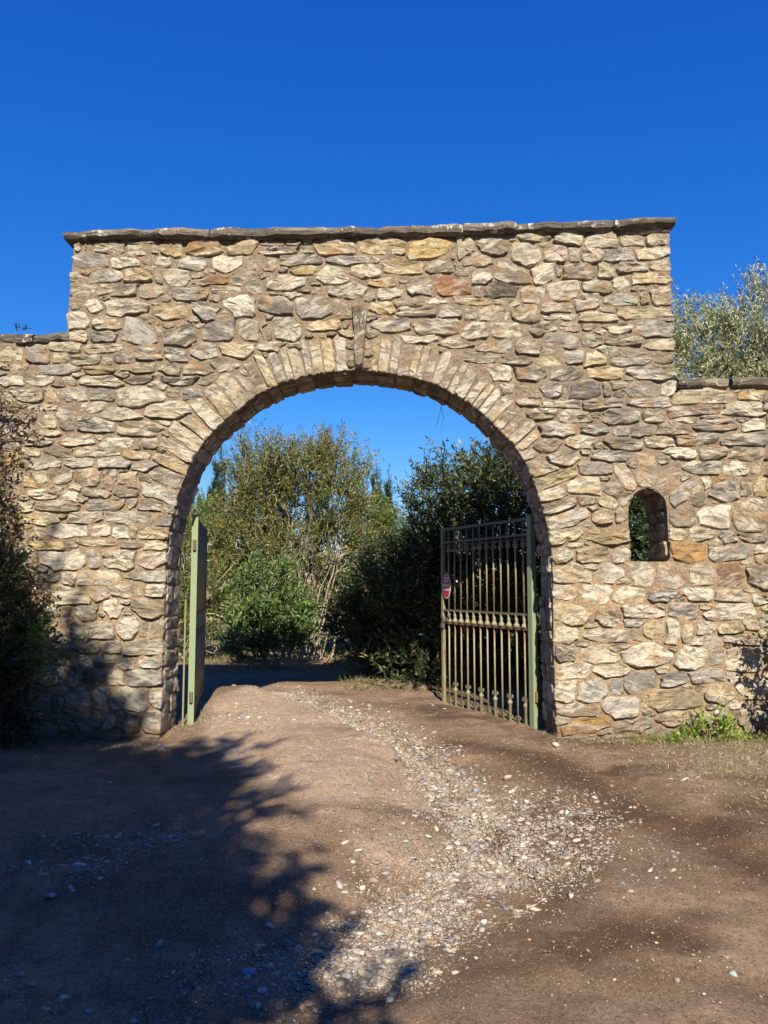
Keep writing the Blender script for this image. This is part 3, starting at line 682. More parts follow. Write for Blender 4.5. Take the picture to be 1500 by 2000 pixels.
gt = lin([(122,447),(200,445),(350,441),(500,440),(650,440),(760,437),(900,433),(1000,430),(1150,427),(1320,420)])
gb = lin([(122,470),(300,467),(500,468),(700,464),(900,460),(1000,455),(1200,450),(1320,443)])
xs = [122, 178, 300, 408, 520, 640, 735, 800, 905, 1010, 1100, 1200, 1320]
for a, b in zip(xs[:-1], xs[1:]):
    slab(gate, a+.5, b-.5, gt, gb, over=.12, col=random.choice(((.20,.18,.15),(.30,.26,.20),(.38,.33,.27),(.16,.15,.14))))
lt = lin([(-260,652),(0,648),(70,651),(100,646),(133,645)]); lb = lin([(-260,668),(0,668),(50,674),(100,668),(133,668)])
for a, b in ((-258,-150),(-150,-60),(-60,28),(28,66),(66,133)): slab(wl, a+.6, b-1.2, lt, lb, over=.07, col=random.choice(((.22,.2,.16),(.3,.27,.22))))
rt = lin([(1320,736),(1380,735),(1500,735),(1800,735)]); rb = lin([(1320,758),(1800,757)])
for a, b, c in ((1324,1378,(.17,.155,.13)),(1378,1426,(.62,.53,.38)),(1430,1520,(.26,.23,.17)),(1520,1610,(.3,.26,.2)),(1612,1700,(.22,.2,.17)),(1701,1796,(.3,.26,.2))):
    slab(wr, a+.8, b-.8, rt, rb, over=.08, col=c)

# ------------------------------------------------------------------ the ground: one sheet to the horizon
GUL = [G(*p) for p in ((430,1330),(500,1342),(600,1375),(700,1410),(800,1462),(860,1520),(905,1590),(930,1650),(880,1720),(800,1790),(720,1860),(560,1920),(380,1960))]
GUL2 = [G(*p) for p in ((-200,1720),(40,1690),(200,1660),(380,1610),(560,1560),(660,1500),(640,1440))]
def dline(X, Y, P):
    d = np.full(np.shape(X), 1e9)
    for a, b in zip(P[:-1], P[1:]):
        ex, ey = b[0]-a[0], b[1]-a[1]; L = ex*ex+ey*ey
        t = np.clip(((X-a[0])*ex+(Y-a[1])*ey)/L, 0, 1); d = np.minimum(d, np.hypot(X-a[0]-t*ex, Y-a[1]-t*ey))
    return d
def height(X, Y, fine=True):
    X = np.asarray(X, float); Y = np.asarray(Y, float)
    d = dline(X, Y, GUL) + .25*fbm(X*1.3, Y*1.3, 3); d2 = dline(X, Y, GUL2)+.15*fbm(X*1.5, Y*1.5, 4)
    wid = np.where(Y < 7.5, .55, .38)
    h = -.085*np.exp(-(np.maximum(d, 0)/wid)**3) - .035*np.exp(-(np.maximum(d2, 0)/.22)**2)
    xg = np.interp(Y, [p[1] for p in GUL[::-1]], [p[0] for p in GUL[::-1]]); st_ = np.clip((d-.16)/.22, 0, 1); st_ = st_*st_*(3-2*st_)
    h = h + .125*st_*(X < xg)*np.exp(-(d/1.5)**4)*np.clip((Y-4.0)/1.2, 0, 1)*np.clip((12.5-Y)/2, 0, 1)
    # the crown of the track left of the gully, ruts along the way out
    cx, cy = G(640, 1500)[:2]
    h = h + .09*np.exp(-(((X-cx)/.75)**2+((Y-cy)/1.9)**2)) + .05*np.exp(-(((X-2.6)/.9)**2+((Y-6.6)/.8)**2))
    cx, cy = G(500, 1362)[:2]; h = h + .10*np.exp(-(((X-cx)/.8)**2+((Y-cy)/.9)**2))
    h = h + .06*np.exp(-(((Y-2.1)/.5)**2))*(.5+fbm(X*.5, Y*.5, 6)) - .045*np.exp(-((Y-3.35+.06*X)/.16)**2)*np.clip((X-.2), 0, 1)
    for off in (0.0, 1.45):
        xr = .55+off-.10*(Y-6)+.045*(Y-6)**2*np.sign(6-Y)*.6; dr = np.abs(X-xr+.05*fbm(Y*.8, X*0+off, 70))
        h = h - .028*np.exp(-(dr/.13)**4)*np.clip((12-Y)/3, 0, 1) + .014*np.exp(-((dr-.2)/.06)**2)*np.clip((12-Y)/3, 0, 1)
    near_ = np.exp(-(np.maximum(np.hypot(X, Y-6)-12, 0)/10)**2)
    h = h + near_*(.05*fbm(X*.55, Y*.55, 1)+.030*fbm(X*2.3, Y*2.3, 2))
    far = 1-near_
    h = h + far*(1.2*fbm(X*.03, Y*.03, 8))
    bank = np.clip((Y-12.2)/1.5, 0, 1)*np.clip((X+.9)/1.2, 0, 1)*np.exp(-(np.maximum(Y-20, 0)/6)**2)
    h = h + .12*bank - .03*np.exp(-((Y-WALL)/1.0)**2)*np.clip((-X-2)/1, 0, 1)
    return h
def axis(lo, hi, fine0, fine1, st, grow):
    a = list(np.arange(fine0, fine1, st)); s_ = st; x = a[-1]
    while x < hi: s_ *= grow; x += s_; a.append(x)
    s_ = st; x = fine0; b = []
    while x > lo: s_ *= grow; x -= s_; b.append(x)
    return np.array(b[::-1]+a)
gx = axis(-600, 600, -5.2, 5.2, .028, 1.09); gy = axis(-300, 900, 2.2, 10.5, .028, 1.07)
GXX, GYY = np.meshgrid(gx, gy)
H0 = height(GXX, GYY)
nearm = (np.abs(GXX) < 6) & (GYY > 1) & (GYY < 14)
H0 = H0 + nearm*(.010*fbm(GXX*9, GYY*9, 31, 3))
d = dline(GXX, GYY, GUL); grav = np.clip(1.1-(d+.5*fbm(GXX*1.1, GYY*1.1, 40))/np.where(GYY < 6.5, .50, .22), 0, 1)
grav = np.maximum(grav, np.clip(1-(dline(GXX, GYY, GUL2)+.3*fbm(GXX*1.5, GYY*1.5, 41))/.22, 0, 1)*.7)
damp_shade = np.clip(fbm(GXX*.9+3, GYY*1.6, 50)*3.2-.25, 0, 1)*np.clip((GXX+1.5)/2, .2, 1)
dp = [G(*p) for p in ((1500,1700),(1300,1600),(1200,1560),(1050,1480),(900,1450))]
damp_shade = np.maximum(damp_shade, np.exp(-(dline(GXX, GYY, dp)/.34)**2)*1.0)
dp = [G(*p) for p in ((640,1930),(900,1880),(1100,1850),(1300,1900),(1500,1920))]
damp_shade = np.maximum(damp_shade, np.exp(-(dline(GXX, GYY, dp)/.13)**2)*.65)
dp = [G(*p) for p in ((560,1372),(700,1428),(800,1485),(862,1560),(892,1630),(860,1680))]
damp_shade = np.maximum(damp_shade, np.exp(-(dline(GXX, GYY, dp)/.10)**2)*.75)  # bank's shade painted into the dark edge, along with wet dirt
dp = [G(*p) for p in ((1180,1620),(1080,1760),(950,1800),(880,1850))]
damp_shade = np.maximum(damp_shade, np.exp(-(dline(GXX, GYY, dp)/.18)**2)*.6)
turf = np.clip((GXX-2.2+.5*fbm(GXX, GYY, 60))/1.2, 0, 1)*np.clip((GYY-5.2+.6*fbm(GXX*1.4, GYY*1.4, 61))/1.0, 0, 1)
turf = np.maximum(turf, np.clip((GYY-11.5)/2, 0, 1)*np.clip((GXX+.2)/1, 0, 1))
turf = np.maximum(turf, np.clip((np.hypot(GXX, GYY-8)-14)/4, 0, 1))
nx, ny = len(gx), len(gy)
ids = np.arange(nx*ny).reshape(ny, nx)
fc = np.stack([ids[:-1, :-1], ids[:-1, 1:], ids[1:, 1:], ids[1:, :-1]], -1).reshape(-1, 4)
gm = np_mesh('ground', np.stack([GXX, GYY, H0], -1).reshape(-1, 3), fc, M['ground'], np.stack([grav, damp_shade, turf], -1).reshape(-1, 3), True)
cx, cy = G(690, 1530)[:2]; dx_, dy_ = G(520, 1390)[:2]
dry = np.exp(-(((GXX-cx)/.62)**2+((GYY-cy)/1.25)**2)**1.3)+np.exp(-(((GXX-dx_)/.75)**2+((GYY-dy_)/1.0)**2)**1.3)+.55*np.exp(-(((GXX-1.5)/1.2)**2+((GYY-3.5)/.7)**2))
crown_pts = [G(*p)[:2] for p in ((430,1372),(520,1358),(620,1388),(700,1422),(780,1470),(835,1525),(872,1590),(880,1640),(820,1690),(720,1690),(600,1620),(480,1520),(400,1440))]
pd, pi_ = poly_sd(GXX, GYY, crown_pts); pd = np.where(pi_, pd, -pd)+.16*fbm(GXX*1.8, GYY*1.8, 91)
dry = np.maximum(dry*.45, np.clip(.5+pd/.16, 0, 1))
dry = np.clip(dry*(1+.7*fbm(GXX*2.2, GYY*2.2, 90)), 0, 1)
_a = gm.attributes.new('dry', 'FLOAT', 'POINT'); _a.data.foreach_set('value', dry.ravel().astype(np.float32))
tag(link(bpy.data.objects.new('ground', gm)), kind='structure')
def hz(x, y): return float(height(np.array([x]), np.array([y]))[0])

# ------------------------------------------------------------------ gravel
_t = (1+5**.5)/2
ICO = np.array([(-1,_t,0),(1,_t,0),(-1,-_t,0),(1,-_t,0),(0,-1,_t),(0,1,_t),(0,-1,-_t),(0,1,-_t),(_t,0,-1),(_t,0,1),(-_t,0,-1),(-_t,0,1)])/math.sqrt(1+_t*_t)
ICF = np.array([(0,11,5),(0,5,1),(0,1,7),(0,7,10),(0,10,11),(1,5,9),(5,11,4),(11,10,2),(10,7,6),(7,1,8),(3,9,4),(3,4,2),(3,2,6),(3,6,8),(3,8,9),(4,9,5),(2,4,11),(6,2,10),(8,6,7),(9,8,1)])
PCOL = np.array([(.42,.35,.26),(.34,.29,.22),(.55,.49,.40),(.30,.285,.265),(.24,.24,.245),(.33,.24,.165),(.38,.31,.25),(.28,.22,.16),(.42,.36,.29),(.26,.185,.125),(.30,.27,.24)])
def pebbles(pos, size, cols):
    n = len(pos); V = np.repeat(ICO[None], n, 0)*(1+rng.uniform(-.42, .38, (n, 12, 1)))
    sc = size[:, None]*np.stack([rng.uniform(.8, 1.6, n), rng.uniform(.5, 1.1, n), rng.uniform(.28, .6, n)], -1)
    V = V*sc[:, None, :]; a = rng.uniform(0, 6.28, n); c, s_ = np.cos(a)[:, None], np.sin(a)[:, None]
    b = rng.normal(0, .25, n); V[..., 2] += V[..., 0]*b[:, None]
    x = V[..., 0]*c-V[..., 1]*s_; y = V[..., 0]*s_+V[..., 1]*c
    V = np.stack([x, y, V[..., 2]], -1)+pos[:, None, :]
    Fa = (ICF[None]+12*np.arange(n)[:, None, None]).reshape(-1, 3)
    return V.reshape(-1, 3), Fa, np.repeat(cols, 12, 0)
blobs = [(500,1343,26,4,330),(545,1354,28,5,420),(590,1367,26,5,420),(645,1384,30,7,600),(700,1403,30,9,650),(760,1432,30,12,650),(815,1465,30,14,650),(855,1505,30,20,800),(900,1545,36,22,1200),(965,1565,50,20,900),(1020,1600,55,22,600),
         (930,1600,45,24,1300),(960,1650,60,22,900),(890,1690,62,26,1300),(820,1745,66,26,1300),(760,1800,56,28,1500),(730,1845,45,18,900),(600,1850,70,18,500),(480,1880,90,22,350),(120,1690,100,22,500),(300,1640,90,12,260),
         (450,1408,45,6,260),(520,1435,45,8,120),(850,1650,100,70,600),(1130,1690,110,30,250),(1090,1590,70,26,900),(1110,1660,60,24,550),(850,1505,26,16,500),(560,1358,30,5,500),(660,1390,30,6,600),(720,1412,28,7,600),(790,1448,26,9,600),(1020,1700,60,30,350),(60,1960,200,30,200)]
pp = []
for x, y, sx, sy, n in blobs:
    n = int(n*2.7)
    for a, b in zip(rng.normal(x, sx*1.08, n), rng.normal(y, sy*1.08, n)):
        if b > 1318: pp.append(G(a, b)[:2])
nb_ = len(pp)
for k in range(20000):
    pp.append((rng.uniform(-4.5, 4.5), 2.2+9*rng.random()**1.3))
pp = np.array(pp)
big = rng.random(len(pp))
size = np.where(np.arange(len(pp)) < nb_, .0036+.0085*big**3.5+.011*(big > .98), (.0028+.004*big**3+.010*(big > .994)))*(.62+.085*pp[:, 1])
pz = height(pp[:, 0], pp[:, 1])+size*.05
cols = PCOL[rng.integers(0, len(PCOL), len(pp))]*rng.uniform(.6, 1.2, (len(pp), 1))
V, Fa, Cc = pebbles(np.c_[pp, pz], size, cols)
tag(link(bpy.data.objects.new('gravel', np_mesh('gravel', V, Fa, M['pebble'], Cc))), 'loose pale and grey gravel washed into the gully of the track', 'gravel', kind='stuff')

# loose stones big enough to pick out one by one
LOOSE = [(762,1907,.034,(.40,.37,.31),'flat oval grey stone lying alone on the dirt at the bottom middle'),
         (712,1858,.045,(.52,.43,.31),'largest cream pebble where the gully gravel meets the tree shadow'),
         (676,1862,.040,(.55,.50,.44),'whitish angular pebble at the shade edge of the gully gravel'),
         (487,1868,.045,(.20,.26,.36),'blue grey slate pebble in the shaded gravel'),
         (310,1842,.036,(.30,.28,.25),'upright grey pebble alone in the deep tree shade'),
         (215,1527,.034,(.42,.39,.34),'pale grey stone alone in the shade in front of the left wall'),
         (312,1466,.085,(.44,.38,.29),'rough tan stone lying at the foot of the left arch jamb'),
         (97,1758,.036,(.22,.27,.34),'small blue slate stone in the shade near the left edge'),
         (140,1748,.040,(.36,.32,.27),'flat tan stone beside the small blue one in the shade'),
         (1085,1453,.10,(.50,.44,.34),'flat pale slab on the dirt at the foot of the right arch jamb'),
         (930,1530,.060,(.22,.27,.36),'flat blue grey stone in the sunlit gully gravel'),
         (1028,1556,.040,(.62,.54,.42),'bright cream stone on the right side of the sunlit gravel'),
         (990,1512,.070,(.46,.34,.25),'reddish tan flat stone above the sunlit gravel'),
         (1335,1538,.045,(.46,.42,.38),'pale flat stone lying in the dry grass on the right'),
         (1432,1893,.030,(.30,.36,.34),'greenish grey pebble at the lower right of the dirt'),
         (1042,1740,.032,(.55,.47,.35),'cream pebble in the moist hollow right of the gravel'),
         (155,1690,.045,(.48,.43,.36),'flat cream stone in the shaded gravel on the left'),
         (40,1912,.036,(.27,.25,.23),'dark grey stone in the shade at the lower left')]
for px, py, s_, c, lab in LOOSE:
    x, y, _ = G(px, py)
    V, Fa, Cc = pebbles(np.array([[0, 0, 0.0]]), np.array([s_*.72]), np.array([c]))
    me = np_mesh('loose_stone', V, Fa, M['pebble'], Cc)
    o = link(bpy.data.objects.new('loose_stone', me)); o.location = (x, y, hz(x, y)+s_*.18)
    tag(o, lab, 'stone', 'loose stones on the track')

# ------------------------------------------------------------------ vegetation helpers
def unit(a): return a/np.maximum(np.linalg.norm(a, axis=-1, keepdims=True), 1e-9)
def leaf_geo(pos, dr, L, Wd, col, bend=.15):
    n = len(pos); dr = unit(dr); r = rng.normal(size=(n, 3)); side = unit(np.cross(dr, r)); nor = np.cross(side, dr)
    L = np.broadcast_to(L, (n,))[:, None]; Wd = np.broadcast_to(Wd, (n,))[:, None]
    a = pos; b = pos+dr*L*.45+side*Wd*.5+nor*L*bend*.5; c = pos+dr*L; d_ = pos+dr*L*.45-side*Wd*.5+nor*L*bend*.5
    V = np.stack([a, b, c, d_], 1).reshape(-1, 3); Fa = np.arange(4*n).reshape(n, 4)
    return V, Fa, np.repeat(col, 4, 0)
def pick(pal, n, jit=.25):
    P = np.array([p[:3] for p in pal]); w = np.array([p[3] for p in pal], float); w /= w.sum()
    return P[rng.choice(len(P), n, p=w)]*rng.uniform(1-jit, 1+jit, (n, 1))
def in_lobes(lobes, n, shell=2.6, clump=.55):
    Lb = np.array(lobes); vol = Lb[:, 3]*Lb[:, 4]*Lb[:, 5]; vol = vol**.8/ (vol**.8).sum()
    k = rng.choice(len(Lb), n, p=vol); u = unit(rng.normal(size=(n, 3))); r = rng.random(n)**(1/shell)
    nc = max(6, n//26); ci = rng.integers(0, n, nc); m = rng.random(n) < clump
    pick_ = ci[rng.integers(0, nc, n)]; jit = rng.normal(0, .13, (n, 3))
    r0 = r.copy(); r = np.where(m, np.minimum(r0[pick_]*1.04, 1.05), r); k = np.where(m, k[pick_], k); u = np.where(m[:, None], unit(u[pick_]+jit), u)
    r = r*(1+.16*np.sin(u[:, 0]*7+k*3)*np.sin(u[:, 2]*6+k)+.10*rng.normal(size=n))
    return Lb[k, :3]+u*r[:, None]*Lb[k, 3:6], u, k
def plant(name, label, cat, base, lobes, ntwig, tl, nleaf, L, Wd, pal, tip=None, up=.8, nstem=18, sr=.03, leafm='leaf', bark='bark', conn=300, spread=.7, group=None,
          basejit=.14, stemname='trunk', crown='crown', shell=2.6, zmin=.05, lift=None, twig_r=.005, droop=0.0):
    root = empty(name, base); tag(root, label, cat, group)
    B = np.array(base)
    P, u, k = in_lobes(lobes, ntwig, shell)
    ok = P[:, 2] > B[2]+zmin; P = P[ok]; u = u[ok]; n = len(P)
    D = unit(u*[1, 1, .6]*spread+np.array([0, 0, up])+rng.normal(0, .35, (n, 3)))
    T = tl*rng.uniform(.55, 1.25, n)
    t = (np.arange(nleaf)+rng.random((n, nleaf)))/nleaf
    pos = P[:, None]+D[:, None]*(t*T[:, None])[..., None]
    pos[..., 2] -= droop*(t*T[:, None])**2
    ld = D[:, None]*.75+rng.normal(0, .62, (n, nleaf, 3)); ld[..., 2] -= droop*.8
    pos = pos.reshape(-1, 3)-B; ld = ld.reshape(-1, 3); nl = len(pos)
    c = pick(pal, nl)
    if tip:
        tp = (t.reshape(-1) > .62) & (rng.random(nl) < tip[1]); c[tp] = pick(tip[0], tp.sum())
    V, Fa, Cc = leaf_geo(pos, ld, L*rng.uniform(.6, 1.25, nl), Wd*rng.uniform(.7, 1.2, nl), c)
    link(bpy.data.objects.new(crown, np_mesh(crown, V, Fa, M[leafm], Cc)), root)
    mb = MB(); stems = []
    for q in range(nstem):
        j = rng.integers(0, n); tgt = P[j]*.8+np.mean(P, 0)*.2-B; a = Vector((rng.normal(0, basejit), rng.normal(0, basejit), -.05)); e = Vector(tgt)
        mid = a.lerp(e, .45)+Vector((rng.normal(0, .12), rng.normal(0, .12), .12))*e.length*.35
        pts = []
        for m in range(9):
            w = m/8; p = a*(1-w)**2+mid*2*w*(1-w)+e*w*w+Vector((rng.normal(0, .012), rng.normal(0, .012), 0))*e.length*.5*(m > 0)
            pts.append(p)
        r0 = sr*rng.uniform(.6, 1.3); mb.tube(pts, [r0*(1-.72*m/8) for m in range(9)], 6, False); stems.append(np.array([p[:] for p in pts]))
    if stems: mb.build(stemname, M[bark], root, True)
    if conn and stems:
        S_ = np.concatenate([s_[3:] for s_ in stems]); mb = MB()
        for j in rng.choice(n, min(conn, n), replace=False):
            p = P[j]-B; dd = np.linalg.norm(S_-p, axis=1)+np.maximum(S_[:, 2]-p[2], 0)*1.5; s_ = S_[np.argmin(dd)]
            e = p+D[j]*T[j]*.7; m_ = (s_+p)/2+[0, 0, .06]
            mb.tube([s_, m_, p, e], [twig_r*2.2, twig_r*1.6, twig_r*1.2, twig_r*.5], 3, False)
        mb.build('branches', M[bark], root, False)['kind'] = 'stuff'
    return root

OLI = [(.16,.20,.055,3),(.115,.155,.045,3),(.22,.245,.08,2),(.08,.11,.04,2),(.24,.21,.09,.6)]
RUST = [(.33,.20,.08,2),(.36,.27,.12,2),(.25,.13,.06,1)]
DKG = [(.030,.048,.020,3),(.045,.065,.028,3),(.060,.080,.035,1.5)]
MID = [(.06,.11,.035,3),(.085,.14,.045,2),(.045,.085,.03,2)]
LIME = [(.16,.21,.045,3),(.11,.17,.04,3),(.22,.26,.07,1)]
SIL = [(.27,.29,.16,3),(.40,.41,.27,2),(.19,.22,.09,3),(.44,.41,.22,1)]
CYP = [(.030,.050,.018,3),(.045,.066,.024,2),(.06,.075,.03,1)]

# tall scrub in the middle of the view, seen through the arch
def ground_pt(x, y): return (x, y, hz(x, y))
plant('tall_shrub', 'big loose shrub with many grey stems and rust tipped leaves, centre of the arch view', 'shrub', ground_pt(-1.75, 17.6),
      [(-2.8,17.8,3.9,.75,.9,1.0),(-2.0,17.6,3.95,1.0,.9,.95),(-1.1,17.6,3.8,.85,.9,.95),(-3.1,17.8,3.3,.6,.8,.8),(-2.3,17.7,2.6,1.4,1.0,1.0),(-.95,17.6,2.7,.65,.8,.9),(-3.5,17.9,2.6,.9,.8,1.1),(-1.2,17.5,4.35,.5,.5,.5),(-2.75,17.7,4.6,.5,.5,.45),(-.9,17.8,1.2,.7,.6,.9),(-1.6,18.3,1.0,1.0,.5,.9),(-2.4,18.4,1.3,1.4,.5,1.1)],
      4300, .55, 15, .105, .025, OLI, (RUST, .35), up=1.1, nstem=50, sr=.026, basejit=.5, conn=1300, spread=.6, twig_r=.009, bark='bark')
plant('leafy_shrub', 'low dark green shrub with dense lance leaves under the tall shrub, beside the track', 'shrub', ground_pt(-2.3, 15.4),
      [(-2.25,15.4,1.25,.62,.55,.85),(-2.65,15.3,.6,.5,.5,.5),(-1.95,15.4,.7,.55,.5,.6)], 1000, .32, 13, .12, .032, [(.10,.16,.05,3),(.14,.20,.06,2),(.07,.12,.04,2)], ([(.26,.28,.07,1)], .1), up=.9, nstem=10, sr=.02, leafm='gloss', conn=100)
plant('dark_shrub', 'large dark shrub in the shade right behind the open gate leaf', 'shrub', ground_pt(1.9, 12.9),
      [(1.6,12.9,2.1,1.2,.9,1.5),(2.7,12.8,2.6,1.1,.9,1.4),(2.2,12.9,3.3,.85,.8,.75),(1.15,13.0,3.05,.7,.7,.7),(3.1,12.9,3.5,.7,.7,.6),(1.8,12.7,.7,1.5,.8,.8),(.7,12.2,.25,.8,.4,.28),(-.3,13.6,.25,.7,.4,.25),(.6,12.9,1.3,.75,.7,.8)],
      4600, .42, 14, .11, .028, DKG, ([(.24,.24,.07,2),(.34,.25,.10,1)], .22), up=.8, nstem=26, sr=.04, leafm='gloss', bark='dbark', conn=500)  # yellow leaf tips paint sunlit highlights into the crown
plant('dark_shrub', 'dark arching shrub between the tall shrub and the gate, low over the bank', 'shrub', ground_pt(.1, 14.2),
      [(.05,14.3,1.2,.8,.7,1.0),(-.55,14.6,.8,.5,.5,.8),(.4,14.0,1.9,.55,.6,.7),(.4,13.8,.5,.9,.6,.5)], 2600, .4, 13, .10, .026, DKG+[(.07,.09,.03,2)], ([(.25,.22,.08,1)], .1), up=.7, nstem=16, sr=.03, leafm='gloss', conn=260)
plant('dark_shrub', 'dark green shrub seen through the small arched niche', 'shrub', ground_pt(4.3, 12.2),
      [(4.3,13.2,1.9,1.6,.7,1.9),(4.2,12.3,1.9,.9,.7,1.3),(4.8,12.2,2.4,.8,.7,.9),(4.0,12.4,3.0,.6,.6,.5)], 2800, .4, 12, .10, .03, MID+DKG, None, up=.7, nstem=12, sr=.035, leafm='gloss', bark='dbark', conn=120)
plant('yellow_shrub', 'sunlit yellow green shrub in the gap right of the tall shrub', 'shrub', ground_pt(.25, 19.5),
      [(.1,19.6,2.2,.9,.8,1.4),(.9,19.4,2.0,.9,.8,1.3),(-.3,19.8,3.0,.6,.6,.7),(1.6,19.5,2.6,.8,.8,1.2)], 1700, .5, 13, .12, .026, LIME+OLI, None, up=1.1, nstem=14, sr=.03, conn=250)
plant('dry_scrub', 'olive green scrub with bare grey twigs along the left side of the track', 'shrub', ground_pt(-4.6, 17.0),
      [(-4.3,17.2,1.7,.9,.9,1.4),(-5.2,17.4,2.0,1.0,.9,1.5),(-3.6,16.9,1.1,.6,.6,.9),(-4.4,16.5,.5,1.2,.6,.5),(-6.4,17.4,1.8,1.0,.9,1.4)], 2200, .5, 12, .12, .024, OLI+LIME, (RUST, .2), up=1.0, nstem=34, sr=.026, conn=600, twig_r=.007, bark='pbark')
plant('pine_tree', 'bright green leafy tree top just above the left gate leaf', 'tree', ground_pt(-6.0, 22.0),
      [(-5.6,22,3.0,1.1,1,1.0),(-6.6,22,3.2,1.1,1,1.0),(-5.3,22,2.4,1.0,.9,1.0)], 1700, .45, 14, .13, .03, LIME, None, up=.7, nstem=8, sr=.08, conn=200)
def cypress(x, y, h, r, lab, grp='slim cypresses beyond the shrubs'):
    z = hz(x, y); lobes = []
    for k in range(7):
        f = k/6; lobes.append((x, y, z+h*(.12+.78*f), r*(1-.88*f**2.6), r*(1-.88*f**2.6), h*.12))
    plant('cypress', lab, 'tree', (x, y, z), lobes, 3000, .38, 12, .13, .035, CYP, None, up=3.2, nstem=1, sr=.12, conn=0, spread=.25)
def at(px, py, Y): return W(px, py, Y)
a = at(430, 868, 34); cypress(a[0], 34, a[2]-hz(a[0], 34), .62, 'slim cypress left of the tall shrub, above the left gate leaf')
a = at(737, 893, 42); cypress(a[0], 42, a[2]-hz(a[0], 42), .72, 'taller left one of the two cypresses right of the tall shrub')
a = at(758, 912, 40); cypress(a[0], 40, a[2]-hz(a[0], 40), .62, 'shorter right one of the two cypresses, tip against blue sky')
plant('olive_tree', 'silvery olive tree whose crown rises above the lower right wall', 'tree', ground_pt(6.4, 12.8),
      [(5.3,12.8,5.1,.8,.9,.95),(6.2,12.8,5.5,.85,.9,.95),(7.1,12.8,5.9,.9,.9,1.0),(6.0,12.8,4.3,1.2,1,.8),(7.4,12.8,4.6,1.1,1,1.0),(8.2,12.8,5.4,1.0,1,1.0),(4.75,12.9,5.0,.55,.7,.85)],
      5200, .5, 18, .085, .020, SIL, None, up=1.1, nstem=12, sr=.06, leafm='dull', conn=450, spread=.6, twig_r=.005)
plant('tree_line', None, None, (0, 60, 0), [(x, 60+4*math.sin(x), 1.8, 3.2, 2, 2.2+.7*math.sin(x*1.7)) for x in range(-34, 40, 4)], 3800, 1.1, 10, .45, .16, DKG+OLI, None, up=.8, nstem=0, conn=0)
tl = bpy.data.objects['tree_line']
ch = tl.children[0]; ch.parent = None; ch.location = tl.location; ch.name = 'distant_wood'; bpy.data.objects.remove(tl)
tag(ch, 'far band of low woodland behind the shrubs', 'woodland', kind='stuff')

# shade tree behind the viewer on the left: its shadow lies over the track and the foot of the left wall
plant('shade_tree', 'broad tree behind the viewer, shadow lies on the track at left', 'tree', (-4.6, -4.2, 0),
      [(-2.3,-4,7.5,2.2,1.3,2.0),(-1.15,-4,6.2,1.4,1.2,1.3),(-1.0,-4,4.9,1.35,1.2,1.2),(-3.0,-4,6.2,2.0,1.2,1.6),(-2.8,-4,9.25,1.4,1.2,1.25),(-4.55,-4,10.0,1.9,1.4,2.1),(-4.6,-3.2,5.2,2.2,1.6,1.6),(-6.6,-4,7.4,3.0,1.6,3.4),(-4.0,-4,6.8,2.4,1.5,2.0),(-9,-4,8.5,3,1.6,3.6)],
      21000, .5, 12, .18, .10, MID, None, up=.4, nstem=12, sr=.12, conn=300, shell=2.2)

for x, y, h, lab in ((-10, -13, 8.2, 'unseen round tree added to block sky light, far left behind the viewer'), (-3.5, -16, 9.0, 'tallest unseen tree added behind the viewer to block sky light'), (4, -15, 8.5, 'unseen round tree added to block sky light, right behind the viewer'), (11, -12, 7.5, 'unseen round tree added to block sky light, far right behind the viewer')):
    plant('sky_block_tree', lab, 'tree', (x, y, 0), [(x,y,h*.55,3.6,2.4,h*.42),(x+1.5,y,h*.35,3,2.2,h*.3),(x-2,y+.5,h*.3,2.6,2.2,h*.28)], 1500, 1.0, 10, .32, .2, MID, None, up=.4, nstem=8, sr=.12, conn=60, group='added sky blocking trees behind the viewer')  # unseen trees, added to cut the sky's fill light on wall and ground
# vine and plants on and beside the left wall
VN = [(.30,.19,.13,3),(.42,.30,.20,2),(.12,.08,.06,3),(.16,.21,.05,1.4)]
a = W(8, 1450, 8.15)
plant('hanging_vine', 'half dry reddish brown vine hanging down the left wall', 'vine', (a[0], 8.15, -.1),
      [(*W(0,835,8.2),.27,.12,.40),(*W(0,950,8.2),.20,.12,.45),(*W(12,1060,8.2),.22,.12,.42),(*W(-60,900,8.15),.4,.2,.8),(*W(10,1160,8.18),.26,.14,.42),(*W(0,780,8.2),.11,.08,.12)],
      520, .22, 13, .045, .026, VN, ([(.16,.22,.04,2),(.25,.16,.10,1)], .15), up=-.3, nstem=9, sr=.014, leafm='dry', bark='dbark', conn=420, spread=.8, twig_r=.004, droop=.3, stemname='stem', crown='leaves')
a = W(20, 1470, 7.9)
plant('wall_shrub', 'dark shrub in deep shade at the foot of the left wall', 'shrub', (a[0]-.2, 7.85, -.08),
      [(*W(-40,1180,7.9),.36,.25,.6),(*W(-10,1300,7.9),.30,.25,.5),(*W(-70,1380,7.8),.5,.3,.6),(*W(50,1240,8.1),.13,.12,.2),(*W(0,1420,7.9),.2,.25,.28)],
      1100, .3, 12, .06, .03, [(.035,.045,.02,3),(.06,.07,.03,2),(.05,.035,.025,1)], None, up=.5, nstem=12, sr=.015, bark='dbark', conn=200, stemname='stem', crown='leaves')
a = W(60, 1330, 8.0)
plant('fern_sprig', 'feathery light green sprig leaning right out of the dark shrub', 'plant', (a[0]-.1, 7.95, a[2]-.1),
      [(*W(95,1288,7.9),.17,.12,.10),(*W(135,1262,7.95),.12,.08,.09),(*W(85,1250,7.95),.1,.08,.12)], 85, .2, 16, .05, .010, [(.14,.24,.04,2),(.10,.17,.04,2)], None, up=.3, nstem=6, sr=.006, conn=70, twig_r=.003, zmin=-1, stemname='stem', crown='leaves', spread=1.0)
